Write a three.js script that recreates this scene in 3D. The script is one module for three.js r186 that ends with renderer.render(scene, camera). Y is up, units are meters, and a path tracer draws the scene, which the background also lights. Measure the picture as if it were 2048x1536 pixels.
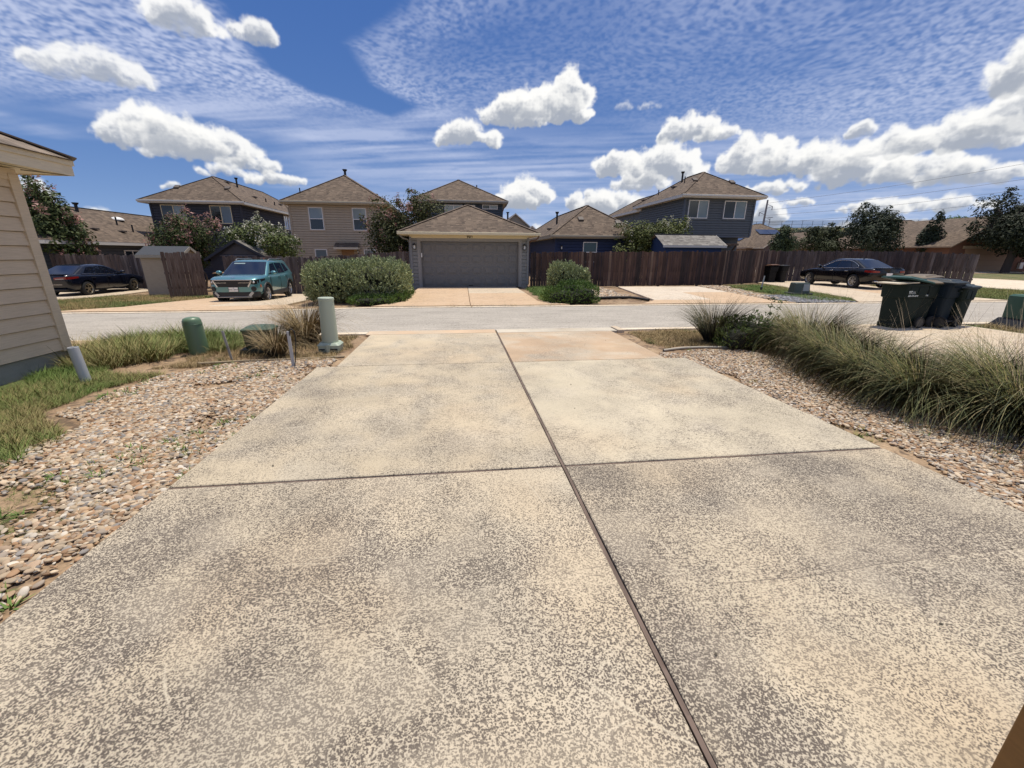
import * as THREE from 'three';
import { mergeGeometries, toCreasedNormals } from 'three/addons/utils/BufferGeometryUtils.js';
import { RoundedBoxGeometry } from 'three/addons/geometries/RoundedBoxGeometry.js';
import { TextGeometry } from 'three/addons/geometries/TextGeometry.js';
import { FontLoader } from 'three/addons/loaders/FontLoader.js';
import { Brush, Evaluator, SUBTRACTION } from 'three-bvh-csg';

// ---------- camera, exposure, sun ----------
const RAD = Math.PI / 180;
const scene = new THREE.Scene();
const renderer = new THREE.WebGLRenderer({ antialias: true });
renderer.toneMapping = THREE.LinearToneMapping;
renderer.toneMappingExposure = 1.0;
renderer.shadowMap.enabled = true;
const camera = new THREE.PerspectiveCamera(85.48, 4 / 3, 0.05, 2500);
camera.position.set(0, 1.6, 0);
camera.rotation.order = 'YXZ';
camera.rotation.set(-17.371 * RAD, -7.231 * RAD, 0.329 * RAD);
const SUN_EL = 70 * RAD, SUN_AZ = 24 * RAD;   // azimuth to the right of the driveway's direction
const sunDir = new THREE.Vector3(Math.sin(SUN_AZ) * Math.cos(SUN_EL), Math.sin(SUN_EL), -Math.cos(SUN_AZ) * Math.cos(SUN_EL));
const sun = new THREE.DirectionalLight(new THREE.Color(1.0, 0.925, 0.80), 4.5);
sun.name = 'sun';
sun.position.copy(sunDir).multiplyScalar(80);
sun.target.position.set(0, 0, -12);
sun.castShadow = true;
sun.shadow.mapSize.set(4096, 4096);
Object.assign(sun.shadow.camera, { left: -60, right: 60, top: 60, bottom: -60, near: 1, far: 220 });
scene.add(sun, sun.target);

// ---------- small tools ----------
function rng(seed) { let a = seed | 0; return () => { a = (a + 0x6d2b79f5) | 0; let t = Math.imul(a ^ (a >>> 15), 1 | a); t = (t + Math.imul(t ^ (t >>> 7), 61 | t)) ^ t; return ((t ^ (t >>> 14)) >>> 0) / 4294967296; }; }
const clamp = (x, a = 0, b = 1) => Math.min(b, Math.max(a, x));
const lerp = (a, b, t) => a + (b - a) * t;
const ss = (a, b, x) => { x = clamp((x - a) / (b - a)); return x * x * (3 - 2 * x); };
const NT = new Float32Array(65536); { const r = rng(77); for (let i = 0; i < 65536; i++) NT[i] = r(); }
function vn(x, y) {   // value noise, 0..1
  const xi = Math.floor(x), yi = Math.floor(y); let fx = x - xi, fy = y - yi;
  fx = fx * fx * (3 - 2 * fx); fy = fy * fy * (3 - 2 * fy);
  const x0 = xi & 255, x1 = (xi + 1) & 255, y0 = (yi & 255) << 8, y1 = ((yi + 1) & 255) << 8;
  const a = NT[y0 | x0], b = NT[y0 | x1], c = NT[y1 | x0], d = NT[y1 | x1];
  return a + (b - a) * fx + (c - a) * fy + (a - b - c + d) * fx * fy;
}
function vp(x, y, p) {   // the same, repeating after p cells
  const xi = Math.floor(x), yi = Math.floor(y); let fx = x - xi, fy = y - yi;
  fx = fx * fx * (3 - 2 * fx); fy = fy * fy * (3 - 2 * fy);
  const x0 = ((xi % p) + p) % p, x1 = (x0 + 1) % p, y0 = (((yi % p) + p) % p) << 8, y1 = ((((yi + 1) % p) + p) % p) << 8;
  const a = NT[y0 | x0], b = NT[y0 | x1], c = NT[y1 | x0], d = NT[y1 | x1];
  return a + (b - a) * fx + (c - a) * fy + (a - b - c + d) * fx * fy;
}
function fbm(x, y, o = 4) { let s = 0, a = 0.5, n = 0; for (let i = 0; i < o; i++) { s += a * vn(x + i * 17.3, y + i * 9.1); n += a; x *= 2.03; y *= 2.03; a *= 0.5; } return s / n; }
function fbp(u, v, p, o = 4) { let s = 0, a = 0.5, n = 0; for (let i = 0; i < o && p < 257; i++) { s += a * vp(u * p, v * p, p); n += a; p *= 2; a *= 0.5; } return s / n; }
const mix3 = (a, b, t) => [a[0] + (b[0] - a[0]) * t, a[1] + (b[1] - a[1]) * t, a[2] + (b[2] - a[2]) * t];
const SR = new Uint8Array(4097); for (let i = 0; i < 4097; i++) { const c = i / 4096; SR[i] = Math.round(255 * (c <= 0.0031308 ? 12.92 * c : 1.055 * c ** (1 / 2.4) - 0.055)); }
const enc = (c) => SR[(clamp(c) * 4096) | 0];
function tex(w, h, fn, repeat) {   // fn(u, v) gives a linear colour
  const d = new Uint8Array(w * h * 4);
  for (let j = 0, o = 0; j < h; j++) for (let i = 0; i < w; i++, o += 4) { const c = fn((i + 0.5) / w, (j + 0.5) / h); d[o] = enc(c[0]); d[o + 1] = enc(c[1]); d[o + 2] = enc(c[2]); d[o + 3] = 255; }
  const t = new THREE.DataTexture(d, w, h); t.colorSpace = THREE.SRGBColorSpace; t.magFilter = THREE.LinearFilter; t.minFilter = THREE.LinearFilter;
  t.wrapS = t.wrapT = repeat ? THREE.RepeatWrapping : THREE.MirroredRepeatWrapping; if (repeat) t.repeat.set(1 / repeat, 1 / repeat); t.needsUpdate = true; return t;
}
const rgb = (r, g, b) => new THREE.Color().setRGB(r, g, b);
const mat = (r, g, b, rough = 0.8, more = {}) => new THREE.MeshStandardMaterial({ color: rgb(r, g, b), roughness: rough, ...more });
const phys = (r, g, b, rough = 0.8, more = {}) => new THREE.MeshPhysicalMaterial({ color: rgb(r, g, b), roughness: rough, ...more });

const taken = new Map();
function numbered(n) { const k = taken.get(n) ?? 0; taken.set(n, k + 1); return k ? n + '_' + String(k).padStart(3, '0') : n; }
const lit = (o) => { o.castShadow = true; o.receiveShadow = true; return o; };
function tag(o, label, category, group, kind) { if (label) o.userData.label = label; if (category) o.userData.category = category; if (group) o.userData.group = group; if (kind) o.userData.kind = kind; return o; }
function thing(name, label, category, [x, y, z] = [0, 0, 0], turn = 0, group) { const o = new THREE.Group(); o.name = numbered(name); scene.add(o); o.position.set(x, y, z); o.rotation.y = turn; return tag(o, label, category, group); }
function part(name, geo, m, parent, [x, y, z] = [0, 0, 0]) { const o = lit(new THREE.Mesh(geo, m)); o.name = parent === scene ? numbered(name) : name; o.position.set(x, y, z); parent.add(o); return o; }
function grp(name, parent) { const o = new THREE.Group(); o.name = parent === scene ? numbered(name) : name; parent.add(o); return o; }
function struct(name, geo, m) { const o = part(name, geo, m, scene); o.userData.kind = 'structure'; return o; }
const flat = (g) => { g = g.index ? g.toNonIndexed() : g; for (const k of Object.keys(g.attributes)) if (!['position', 'normal', 'uv'].includes(k)) g.deleteAttribute(k); return g; };
const merge = (list) => mergeGeometries(list.map(flat), false);
// uv in metres, from the face's own main axis
function uvm(g) {
  g = flat(g); const p = g.attributes.position, n = g.attributes.normal, uv = new Float32Array(p.count * 2);
  for (let i = 0; i < p.count; i++) {
    const ax = Math.abs(n.getX(i)), ay = Math.abs(n.getY(i)), az = Math.abs(n.getZ(i)), x = p.getX(i), y = p.getY(i), z = p.getZ(i);
    if (ay > ax && ay > az) { uv[2 * i] = x; uv[2 * i + 1] = z; } else if (ax > az) { uv[2 * i] = z; uv[2 * i + 1] = y; } else { uv[2 * i] = x; uv[2 * i + 1] = y; }
  }
  g.setAttribute('uv', new THREE.BufferAttribute(uv, 2)); return g;
}
const bx = (x0, x1, y0, y1, z0, z1) => new THREE.BoxGeometry(Math.abs(x1 - x0), Math.abs(y1 - y0), Math.abs(z1 - z0)).translate((x0 + x1) / 2, (y0 + y1) / 2, (z0 + z1) / 2);
const rbx = (x0, x1, y0, y1, z0, z1, r = 0.01, s = 2) => new RoundedBoxGeometry(Math.abs(x1 - x0), Math.abs(y1 - y0), Math.abs(z1 - z0), s, r).translate((x0 + x1) / 2, (y0 + y1) / 2, (z0 + z1) / 2);
const cyl = (x, y0, y1, z, r0, r1 = r0, n = 16) => new THREE.CylinderGeometry(r1, r0, y1 - y0, n).translate(x, (y0 + y1) / 2, z);
const V = (x, y, z) => new THREE.Vector3(x, y, z);
function bar(a, b, w, h) {   // box from a to b
  const d = V(...b).sub(V(...a)), g = new THREE.BoxGeometry(w, h, d.length()), m = new THREE.Matrix4().lookAt(V(0, 0, 0), d, Math.abs(d.y) > 0.99 * d.length() ? V(0, 0, 1) : V(0, 1, 0));
  return g.applyMatrix4(m).translate((a[0] + b[0]) / 2, (a[1] + b[1]) / 2, (a[2] + b[2]) / 2);
}
const tube = (pts, r, seg = 24, rad = 6) => new THREE.TubeGeometry(new THREE.CatmullRomCurve3(pts.map((p) => V(...p))), seg, r, rad);
function limb(pts, r0, r1, seg = 8, rad = 7) {   // a tapering tube
  const c = new THREE.CatmullRomCurve3(pts.map((p) => V(...p))), g = new THREE.TubeGeometry(c, seg, 1, rad), p = g.attributes.position, k = rad + 1;
  for (let i = 0; i <= seg; i++) { const o = c.getPointAt(i / seg), r = lerp(r0, r1, i / seg); for (let j = 0; j < k; j++) { const q = i * k + j; p.setXYZ(q, o.x + (p.getX(q) - o.x) * r, o.y + (p.getY(q) - o.y) * r, o.z + (p.getZ(q) - o.z) * r); } }
  return g;
}
// flat polygon in space; its first edge is the base line of the texture, uv in metres
function face(pts) {
  const P = pts.map((p) => V(...p)), e = P[1].clone().sub(P[0]).normalize(), n = new THREE.Vector3();
  for (let i = 1; i < P.length - 1; i++) n.add(P[i].clone().sub(P[0]).cross(P[i + 1].clone().sub(P[0])));
  n.normalize(); const up = n.clone().cross(e), pos = [], nor = [], uv = [];
  for (let i = 1; i < P.length - 1; i++) for (const q of [P[0], P[i], P[i + 1]]) { pos.push(q.x, q.y, q.z); nor.push(n.x, n.y, n.z); const d = q.clone().sub(P[0]); uv.push(d.dot(e), d.dot(up)); }
  const g = new THREE.BufferGeometry(); g.setAttribute('position', new THREE.Float32BufferAttribute(pos, 3)); g.setAttribute('normal', new THREE.Float32BufferAttribute(nor, 3)); g.setAttribute('uv', new THREE.Float32BufferAttribute(uv, 2)); return g;
}
function colored(pos, idx, col, nor) {
  const g = new THREE.BufferGeometry(); g.setAttribute('position', new THREE.Float32BufferAttribute(pos, 3)); g.setAttribute('color', new THREE.Float32BufferAttribute(col, 3)); g.setIndex(idx);
  if (nor) g.setAttribute('normal', new THREE.Float32BufferAttribute(nor, 3)); else g.computeVertexNormals(); return g;
}
// height of the land: level here, falling a little to the left beyond the street
function gy(x, z) { const s = ss(-1.9, -8, x), t = clamp((-z - 12.8) / 10.2); return -s * (0.07 + 0.31 * t * t * (3 - 2 * t)); }
// ---------- the sky: clear air, a high rippled sheet and fair-weather cumulus ----------
{
  const W = 4096, H = 2048, data = new Float32Array(W * H * 4), R = rng(5);
  // cumulus: azimuth right of -z, elevation of the flat base, half width, height (degrees), softness
  const C = [[-33.4, 14.2, 4.4, 3.4, 0.75], [-30.6, 9.6, 3.6, 3.9, 0.3], [-26.4, 9.0, 4.6, 3.6, 0.35], [-22.6, 8.4, 2.8, 2.0, 0.5], [-24.5, 7.6, 3.0, 1.4, 0.7], [-26.1, 19.3, 3.0, 3.2, 0.55], [-20.2, 19.7, 2.1, 2.0, 0.6], [7.4, 14.6, 3.8, 3.4, 0.2], [12.2, 14.9, 4.2, 3.6, 0.2], [14, 16.2, 2.3, 4.0, 0.22], [1.9, 12.4, 3.7, 2.9, 0.3],
    [27.6, 12.3, 3.3, 3.2, 0.3], [30.6, 12.2, 2.4, 1.7, 0.4], [20.0, 9.0, 2.9, 3.2, 0.25], [25.2, 8.4, 4.6, 4.2, 0.22], [22.6, 7.6, 3.4, 2.2, 0.4], [34.4, 8.8, 3.4, 3.9, 0.22], [38.6, 8.4, 3.9, 3.2, 0.25], [37.0, 6.4, 3.0, 2.0, 0.4], [8.9, 5.9, 3.2, 4.2, 0.2], [7.2, 5.7, 3.0, 2.2, 0.25], [20.0, 4.6, 4.8, 3.2, 0.3], [15.5, 3.2, 3.0, 1.8, 0.5],
    [44.2, 7.0, 4.0, 3.6, 0.35], [48.6, 6.8, 3.8, 3.0, 0.35], [43.6, 11.0, 1.2, 1.6, 0.6], [50.4, 9.0, 4.6, 3.4, 0.25], [55, 9.8, 4.0, 3.8, 0.25], [54.4, 12.6, 3.0, 4.6, 0.3], [58, 12.2, 3.6, 5.2, 0.3], [-20.2, 7.2, 3.0, 1.5, 0.4], [39.7, 5.1, 1.4, 1.0, 0.4], [50.9, 4.1, 3.5, 1.6, 0.4], [46.6, 4.0, 2.4, 1.7, 0.4], [44.2, 4.2, 1.4, 0.9, 0.5], [-39.5, 4.3, 1.4, 2.0, 0.6], [36.9, 3.5, 1.8, 2.6, 0.4], [-29.4, 6.0, 1.2, 0.8, 0.5], [23, 15.6, 1.3, 0.8, 1.9], [20.2, 15.7, 1.2, 1.0, 1.9], [27, 2.5, 4, 1.9, 0.5], [12, 2.2, 3, 1.8, 0.5], [33, 2.0, 5, 1.8, 0.5], [17, 5.5, 3.4, 2.6, 0.35], [29.5, 6.2, 3.6, 2.6, 0.4], [41.5, 8.2, 3.2, 3.0, 0.35], [46.5, 9.4, 3.0, 2.6, 0.4], [52, 6.2, 3.6, 2.2, 0.45], [24, 3.4, 4, 1.8, 0.5], [9.5, 15.6, 3.4, 3.6, 0.25], [-28.6, 9.4, 4.0, 3.6, 0.4], [47, 2.4, 5, 1.4, 0.6], [-14, 2.5, 4, 1.1, 0.7], [2, 2.6, 4, 1.2, 0.7], [-36, 2.6, 5, 1.4, 0.7]];
  for (let k = 0; k < 110; k++) { const az = 66 + R() * 246, el = 2.5 + 24 * R() * R(); C.push([az > 180 ? az - 360 : az, el, 2 + 3.5 * R(), 1.5 + 3 * R(), 0.25 + 0.4 * R()]); }
  for (let k = 0; k < 26; k++) C.push([R() * 360 - 180, 31 + 40 * R(), 4 + 6 * R(), 2.5 + 3 * R(), 0.4]);
  const buckets = Array.from({ length: 72 }, () => []);
  const clouds = C.map(([az, el, hw, h, soft], i) => {
    const q = rng(900 + i * 7), c = { az, el, hw, h, soft, id: i, puffs: [] }, k = 1 / Math.cos(Math.min(el + h / 2, 75) * RAD);
    hw *= 1.1; h *= 1.12; const n = 7 + Math.round(hw * 2.2);
    for (let j = 0; j < n; j++) { const t = (j + 0.5) / n * 2 - 1, top = Math.sqrt(Math.max(0.05, 1 - t * t)) * (0.45 + 0.55 * q()); const r = h * (0.24 + 0.26 * q()) * (0.6 + 0.4 * top); c.puffs.push([t * (hw - r * 0.6), r * 0.7 + Math.max(0, h * top - r * 1.7), r]); if (q() < 0.7) c.puffs.push([t * (hw - r), r * 0.5, r * 0.9]); }
    c.k = k; const span = Math.ceil((hw * k + 3) / 5) + 1, b0 = Math.floor((az + 180) / 5);
    for (let b = b0 - span; b <= b0 + span; b++) buckets[((b % 72) + 72) % 72].push(c);
    return c;
  });
  const bil = (x, y) => { let t = 0, k = 0.5, n = 0; for (let i = 0; i < 4; i++) { t += k * (1 - Math.abs(2 * vn(x + i * 19, y + i * 7) - 1)); n += k; x *= 2.1; y *= 2.1; k *= 0.55; } return t / n; };
  const poly = (P, x, y) => {   // signed distance, negative inside
    let d = 1e9, s = 1; for (let i = 0, j = P.length - 1; i < P.length; j = i++) {
      const ex = P[j][0] - P[i][0], ey = P[j][1] - P[i][1], wx = x - P[i][0], wy = y - P[i][1], t = clamp((wx * ex + wy * ey) / (ex * ex + ey * ey)), bx_ = wx - ex * t, by_ = wy - ey * t;
      d = Math.min(d, bx_ * bx_ + by_ * by_); const c1 = y >= P[i][1], c2 = y < P[j][1], c3 = ex * wy > ey * wx; if ((c1 && c2 && c3) || (!c1 && !c2 && !c3)) s = -s;
    } return s * Math.sqrt(d);
  };
  const GAP = [[-1.15, -1.5], [0.2, -1.5], [-0.19, -2.19], [-0.5, -2.59], [-0.46, -3.1], [-0.2, -3.5], [-0.45, -3.75], [-0.95, -3.3], [-1.1, -2.9], [-0.98, -2.3]];
  const GAP2 = [[-30, -3.6], [-2.6, -4.1], [-1.75, -5.0], [-2.2, -7], [-4, -14], [-30, -14]];
  const GAP3 = [[0.3, -3.4], [1.0, -2.95], [1.5, -3.2], [0.9, -4.2], [0.3, -4.4]];
  for (let row = 0; row < H; row++) {
    const el = ((row + 0.5) / H - 0.5) * 180, y = Math.sin(el * RAD), cy = Math.cos(el * RAD), up = clamp(el / 90);
    const e = Math.max(el, 0), hz = Math.exp(-e / 6.0), hz2 = Math.exp(-e / 22);
    const air = [0.036 + 0.085 * hz2 + 0.23 * hz, 0.105 + 0.165 * hz2 + 0.24 * hz, 0.37 + 0.23 * hz2 + 0.16 * hz];
    for (let col = 0; col < W; col++) {
      const o = (row * W + col) * 4; data[o + 3] = 1;
      if (el < -1) { data[o] = 0.30; data[o + 1] = 0.29; data[o + 2] = 0.26; continue; }
      const lon = ((col + 0.5) / W - 0.5) * 2 * Math.PI, x = Math.cos(lon) * cy, z = Math.sin(lon) * cy;
      let az = Math.atan2(x, -z) / RAD, r = air[0], g = air[1], b = air[2];
      const ca = Math.max(0, x * sunDir.x + y * sunDir.y + z * sunDir.z), glow = 0.22 * ca ** 14; r += glow; g += glow * 0.97; b += glow * 0.9;
      if (y > 0.02) {
        const px = x / y, pz = z / y, wx = fbm(px * 1.3 + 7, pz * 1.3, 3) - 0.5, wz = fbm(px * 1.3, pz * 1.3 + 31, 3) - 0.5;
        const ax = px + wx * 0.3, azz = pz + wz * 0.3;
        let cov = 0.35 + 0.75 * fbm(px * 0.62 + 3.1, pz * 0.62 + 11.7, 4);
        const far = ss(9, 3.5, Math.hypot(px, pz));
        const rip = clamp((0.6 * vn(ax * 38 + azz * 12, azz * 36 - ax * 9) + 0.4 * vn(ax * 80 + 9, azz * 72) - 0.5) * 1.8 + 0.5);
        const streak = clamp((fbm(px * 1.1 + pz * 0.9 + wx * 2, (pz - px * 0.35) * 5.5, 4) - 0.5) * 2.0 + 0.5);
        const d1 = px > -1.9 && px < 0.9 && pz > -4.5 && pz < -0.9 ? poly(GAP, px + wx * 0.12, pz + wz * 0.12) : 9, m1 = ss(-0.07, 0.05, d1), d2 = px < 0 && pz < -1.5 ? poly(GAP2, px + wx, pz + wz * 1.6) : 9, m2 = ss(-0.7, 0.5, d2), m3 = px > -0.4 && px < 2.2 && pz > -5.2 && pz < -2.2 ? lerp(0.45, 1, ss(-0.3, 0.25, poly(GAP3, px + wx * 0.4, pz + wz * 0.4))) : 1;
        const edge = 0.16 * Math.exp(-((d1 - 0.12) ** 2) / 0.03);
        const t = ss(3.0, 4.0, -pz), tex_ = lerp(lerp(0.45, rip, 0.9), streak, clamp(t * 0.75 + 0.12)) * lerp(0.5, 1, far) + lerp(0.25, 0, far);
        const a = clamp((cov + edge - 0.34) * 1.7) * m1 * m2 * m3 * clamp(0.34 + 1.1 * (tex_ - 0.24)) * 0.80;
        r = lerp(r, 0.66, a * 0.92); g = lerp(g, 0.72, a * 0.92); b = lerp(b, 0.88, a);
      }
      const near = buckets[Math.floor((az + 180) / 5) % 72];
      let best = 0, br = 0;
      for (const c of near) {
        let da = az - c.az; if (da > 180) da -= 360; if (da < -180) da += 360; da /= c.k;
        const dv = el - c.el; if (Math.abs(da) > c.hw + 2 || dv < -1.6 || dv > c.h + 2) continue;
        const w1 = fbm(az * 0.8 + c.id * 13, el * 0.8, 3) - 0.5, w2 = fbm(az * 0.8 + 50 + c.id, el * 0.8 + 40, 3) - 0.5, sc = Math.min(1, c.h / 3);
        const u = da + w1 * 1.6 * sc, v = dv + w2 * 1.2 * sc, up1 = v + c.h * 0.22, up2 = v + c.h * 0.5, us = u + c.h * 0.08;
        let d0 = 0, dA = 0, dB = 0;
        for (const [qx, qy, qr] of c.puffs) { const ex = (u - qx) / qr, ex2 = (us - qx) / qr; if (ex > 1.3 || ex < -1.3) continue; const e0 = (v - qy) / qr, e1 = (up1 - qy) / qr, e2 = (up2 - qy) / qr, q0 = 1 - ex * ex - e0 * e0, q1 = 1 - ex2 * ex2 - e1 * e1, q2 = 1 - ex2 * ex2 - e2 * e2; if (q0 > 0) d0 += q0; if (q1 > 0) dA += q1; if (q2 > 0) dB += q2; }
        if (d0 <= 0 && dA <= 0) continue;
        const B = 0.6 * bil(az * 2.2 + c.id * 5, el * 2.6) + 0.4 * bil(az * 6.5 + c.id, el * 8.0), foot = ss(0.75, -0.5, dv + w2 * 1.4 + w1 * 0.6) * 0.95;
        const den = Math.min(d0 * 1.15, 1.6) - foot - (1 - B) * (1.0 + c.soft * 0.5) + 0.1;
        const a = ss(-0.24 - c.soft * 0.35, 0.60 + c.soft * 1.0, den) * Math.max(0.35, 1 - c.soft * 0.2);
        if (a <= 0) continue;
        const lt = clamp(0.98 - 0.40 * Math.min(dA, 1.5) - 0.30 * Math.min(dB, 1.5) + (B - 0.6) * 0.75 + (1 - a) * 0.12);
        br = (br * best + lt * a) / (best + a); best = best + a * (1 - best);
      }
      if (best > 0) { const c0 = [0.41, 0.445, 0.51], c1 = [1.04, 1.03, 1.0], q = ss(0.02, 0.95, br), dim = 1 - 0.16 * hz; r = lerp(r, lerp(c0[0], c1[0], q) * dim + 0.04 * hz, best); g = lerp(g, lerp(c0[1], c1[1], q) * dim + 0.05 * hz, best); b = lerp(b, lerp(c0[2], c1[2], q) * dim + 0.07 * hz, best); }
      data[o] = r; data[o + 1] = g; data[o + 2] = b;
    }
  }
  const sky = new THREE.DataTexture(data, W, H, THREE.RGBAFormat, THREE.FloatType); sky.mapping = THREE.EquirectangularReflectionMapping; sky.magFilter = THREE.LinearFilter; sky.minFilter = THREE.LinearFilter; sky.needsUpdate = true;
  scene.background = sky; scene.environment = sky;
}
// ---------- textures ----------
// weathered, broom-finished concrete, one sheet for each slab of the drive (world metres in, colour out)
const CREAM = [0.53, 0.445, 0.31], PALE = [0.57, 0.505, 0.385], WARM = [0.52, 0.385, 0.235], GRIT = [0.068, 0.053, 0.044], GREYC = [0.40, 0.345, 0.27];
function slabTexture(x0, x1, z0, z1, n, o) {   // o: base, dark (how much of the surface is stained), streak, marks
  const r = rng(o.seed), marks = [];
  for (let k = 0; k < (o.marks ?? 14); k++) { const a = (r() - 0.5) * 1.6 + (r() < 0.5 ? 0 : 1.2); marks.push([lerp(x0, x1, r()), lerp(z0, z1, r()), Math.cos(a), Math.sin(a), 0.12 + 0.5 * r(), 0.003 + 0.006 * r(), (r() - 0.5) * 1.2, r() < 0.6 ? 1 : -1]); }
  const tracks = o.tracks ?? [];
  return tex(n, n, (u, v) => {
    const x = lerp(x0, x1, u), z = lerp(z0, z1, v), wx = vn(x * 3.1, z * 3.1) - 0.5, wz = vn(x * 3.1 + 40, z * 3.1 + 9) - 0.5;
    const big = fbm(x * 0.75 + o.seed, z * 0.75, 3), mid = fbm(x * 2.6 + wx * 0.8 + 21, z * 2.6 + o.seed, 4), blot = fbm(x * 7 + 3, z * 5 + wx * 2, 3);
    let cover = o.dark + (big - 0.5) * 0.55 + (mid - 0.5) * 0.6 + (blot - 0.5) * 0.25;
    for (const [tx, tw, ta] of tracks) cover += ta * Math.exp(-(((x - tx + wx * 0.2) / tw) ** 2)) * (0.6 + 0.8 * mid);
    for (const [lx0, lz0, lx1, lz1] of o.lines ?? []) { const t = (x - lx0) / (lx1 - lx0), d = z - lerp(lz0, lz1, t) - (vn(x * 4, 3) - 0.5) * 0.03; if (t > 0 && t < 1 && d < 0) cover += 0.2 * Math.exp(d * 5) * Math.min(1, t * 4); }
    const bs = clamp(o.streak + (vn(x * 1.3 + 5, z * 1.3 + 77) - 0.5) * 1.5);
    const sx = x + wx * 0.02, sz = z + wz * 0.02;
    const spots = 0.56 * vn(sx * 165 + 3, sz * 185) + 0.44 * vn(sx * 320, sz * 340 + 11), broom = 0.34 * vn(sx * 48 + wz * 3, sz * 190 + wx * 4) + 0.36 * vn(sx * 150, sz * 290) + 0.30 * vn(sx * 340, sz * 340);
    const grain = lerp(spots, broom, bs * 0.75);
    const cut = lerp(0.80, 0.49, clamp(cover, 0, 1.05)), cm = 0.74 + 0.26 * ss(0.36, 0.58, fbm(x * 3.4 + 5, z * 3.4 + o.seed, 3)); let k = ss(cut - 0.12, cut + 0.12, grain); k = Math.max(k, 0.85 * ss(0.76, 0.88, vn(sx * 90 + 60, sz * 105)) * ss(0.3, 0.8, cover)) * cm;
    k *= 0.72 + 0.28 * ss(0.2, 0.7, cover);
    let tone = mix3(o.base, PALE, clamp((mid - 0.4) * 1.6)); tone = mix3(tone, GREYC, clamp((cover - 0.30) * 0.75)); tone = mix3(tone, WARM, clamp((fbm(x * 1.1 + 90, z * 1.1 + o.seed, 3) - 0.55) * 2.2) * 0.5);
    const stain = fbm(x * 1.9 + o.seed * 3, z * 1.9 + 7, 5), fine = (0.88 + 0.24 * vn(x * 380, z * 380)) * (0.83 + 0.33 * stain); for (const [lx0, lz0, lx1, lz1, lw] of o.lines ?? []) { const t = (x - lx0) / (lx1 - lx0); if (t > 0 && t < 1) { const d = z - lerp(lz0, lz1, t) - (vn(x * 4, 3) - 0.5) * 0.03; if (Math.abs(d) < lw) tone = mix3(tone, GRIT, 0.6 * (1 - Math.abs(d) / lw)); } }
    for (const [mx, mz, cx, cz, len, wd, bend, kind] of marks) { const dx = x - mx, dz = z - mz, al = dx * cx + dz * cz; if (al < 0 || al > len) continue; const ac = Math.abs(dx * cz - dz * cx + bend * al * al + wx * 0.02); if (ac < wd) { const s = (1 - ac / wd) * Math.min(1, al * 12, (len - al) * 12); if (kind > 0) { k *= 1 - s * 0.8; tone = mix3(tone, PALE, s * 0.6); } else k = Math.max(k, s * 0.7 * (vn(x * 60, z * 60) > 0.4 ? 1 : 0.3)); } }
    const c = mix3(tone, GRIT, k * 0.9); return [c[0] * fine, c[1] * fine, c[2] * fine];
  });
}
const concreteTile = tex(1024, 1024, (u, v) => { const m = fbp(u, v, 4, 4), f = fbp(u, v, 64, 3), s = fbp(u + 0.3, v * 2, 16, 3); const k = ss(0.60, 0.74, f + (m - 0.5) * 0.5) * 0.55; const c = mix3(mix3([0.52, 0.415, 0.29], [0.58, 0.495, 0.375], clamp((s - 0.3) * 1.6)), [0.2, 0.165, 0.135], k * 0.7); return c; }, 3);
const asphaltTile = tex(1024, 1024, (u, v) => { const m = fbp(u, v, 5, 4), f = vp(u * 230, v * 230, 230), g = vp(u * 128, v * 128, 128), st = vp(u * 6, v * 90, 90); let b = 0.345 + (m - 0.5) * 0.10 + (st - 0.5) * 0.085 + (f - 0.5) * 0.13 + (g - 0.5) * 0.07; if (g > 0.86) b *= 0.62; return [b * 1.09, b * 0.985, b * 0.83]; }, 4);
const dirtTile = tex(1024, 1024, (u, v) => { const m = fbp(u, v, 6, 5), f = vp(u * 200, v * 200, 200), s = fbp(v, u, 32, 3); const c = mix3(mix3([0.20, 0.125, 0.07], [0.36, 0.255, 0.155], clamp(m * 1.9 - 0.45)), [0.09, 0.062, 0.042], ss(0.58, 0.72, s) * 0.7); const k = 0.75 + 0.5 * f; return [c[0] * k, c[1] * k, c[2] * k]; }, 2.6);
const turfTile = tex(1024, 1024, (u, v) => { const m = fbp(u, v, 4, 4), f = vp(u * 220, v * 220, 220), s = fbp(u, v, 40, 3); const c = mix3(mix3([0.075, 0.10, 0.025], [0.22, 0.17, 0.075], ss(0.38, 0.66, m)), [0.03, 0.045, 0.012], ss(0.52, 0.7, s) * 0.6); const k = 0.7 + 0.6 * f; return [c[0] * k, c[1] * k, c[2] * k]; }, 3);
const shingleTile = (() => {   // 28 courses of laminated tabs on a 4 m tile, shadow line painted along each course
  const r = rng(31), rows = []; for (let i = 0; i < 28; i++) { const cuts = []; let x = r() * 0.2; while (x < 4) { cuts.push([x, r(), 0.72 + 0.5 * r()]); x += 0.10 + 0.22 * r(); } rows.push(cuts); }
  return tex(1024, 1024, (u, v) => { const y = v * 28, i = Math.floor(y) % 28, x = u * 4, cuts = rows[i]; let c = cuts[cuts.length - 1]; for (const q of cuts) { if (q[0] > x) break; c = q; } const f = vp(u * 250, v * 250, 250), w = fbp(u, v, 3, 3); let col = mix3([0.088, 0.062, 0.043], [0.172, 0.126, 0.088], c[1]); const k = c[2] * (0.72 + 0.56 * f) * (0.86 + 0.28 * w) * (y - Math.floor(y) < 0.16 ? 0.55 : 1); return [col[0] * k, col[1] * k, col[2] * k]; }, 4);
})();
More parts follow.
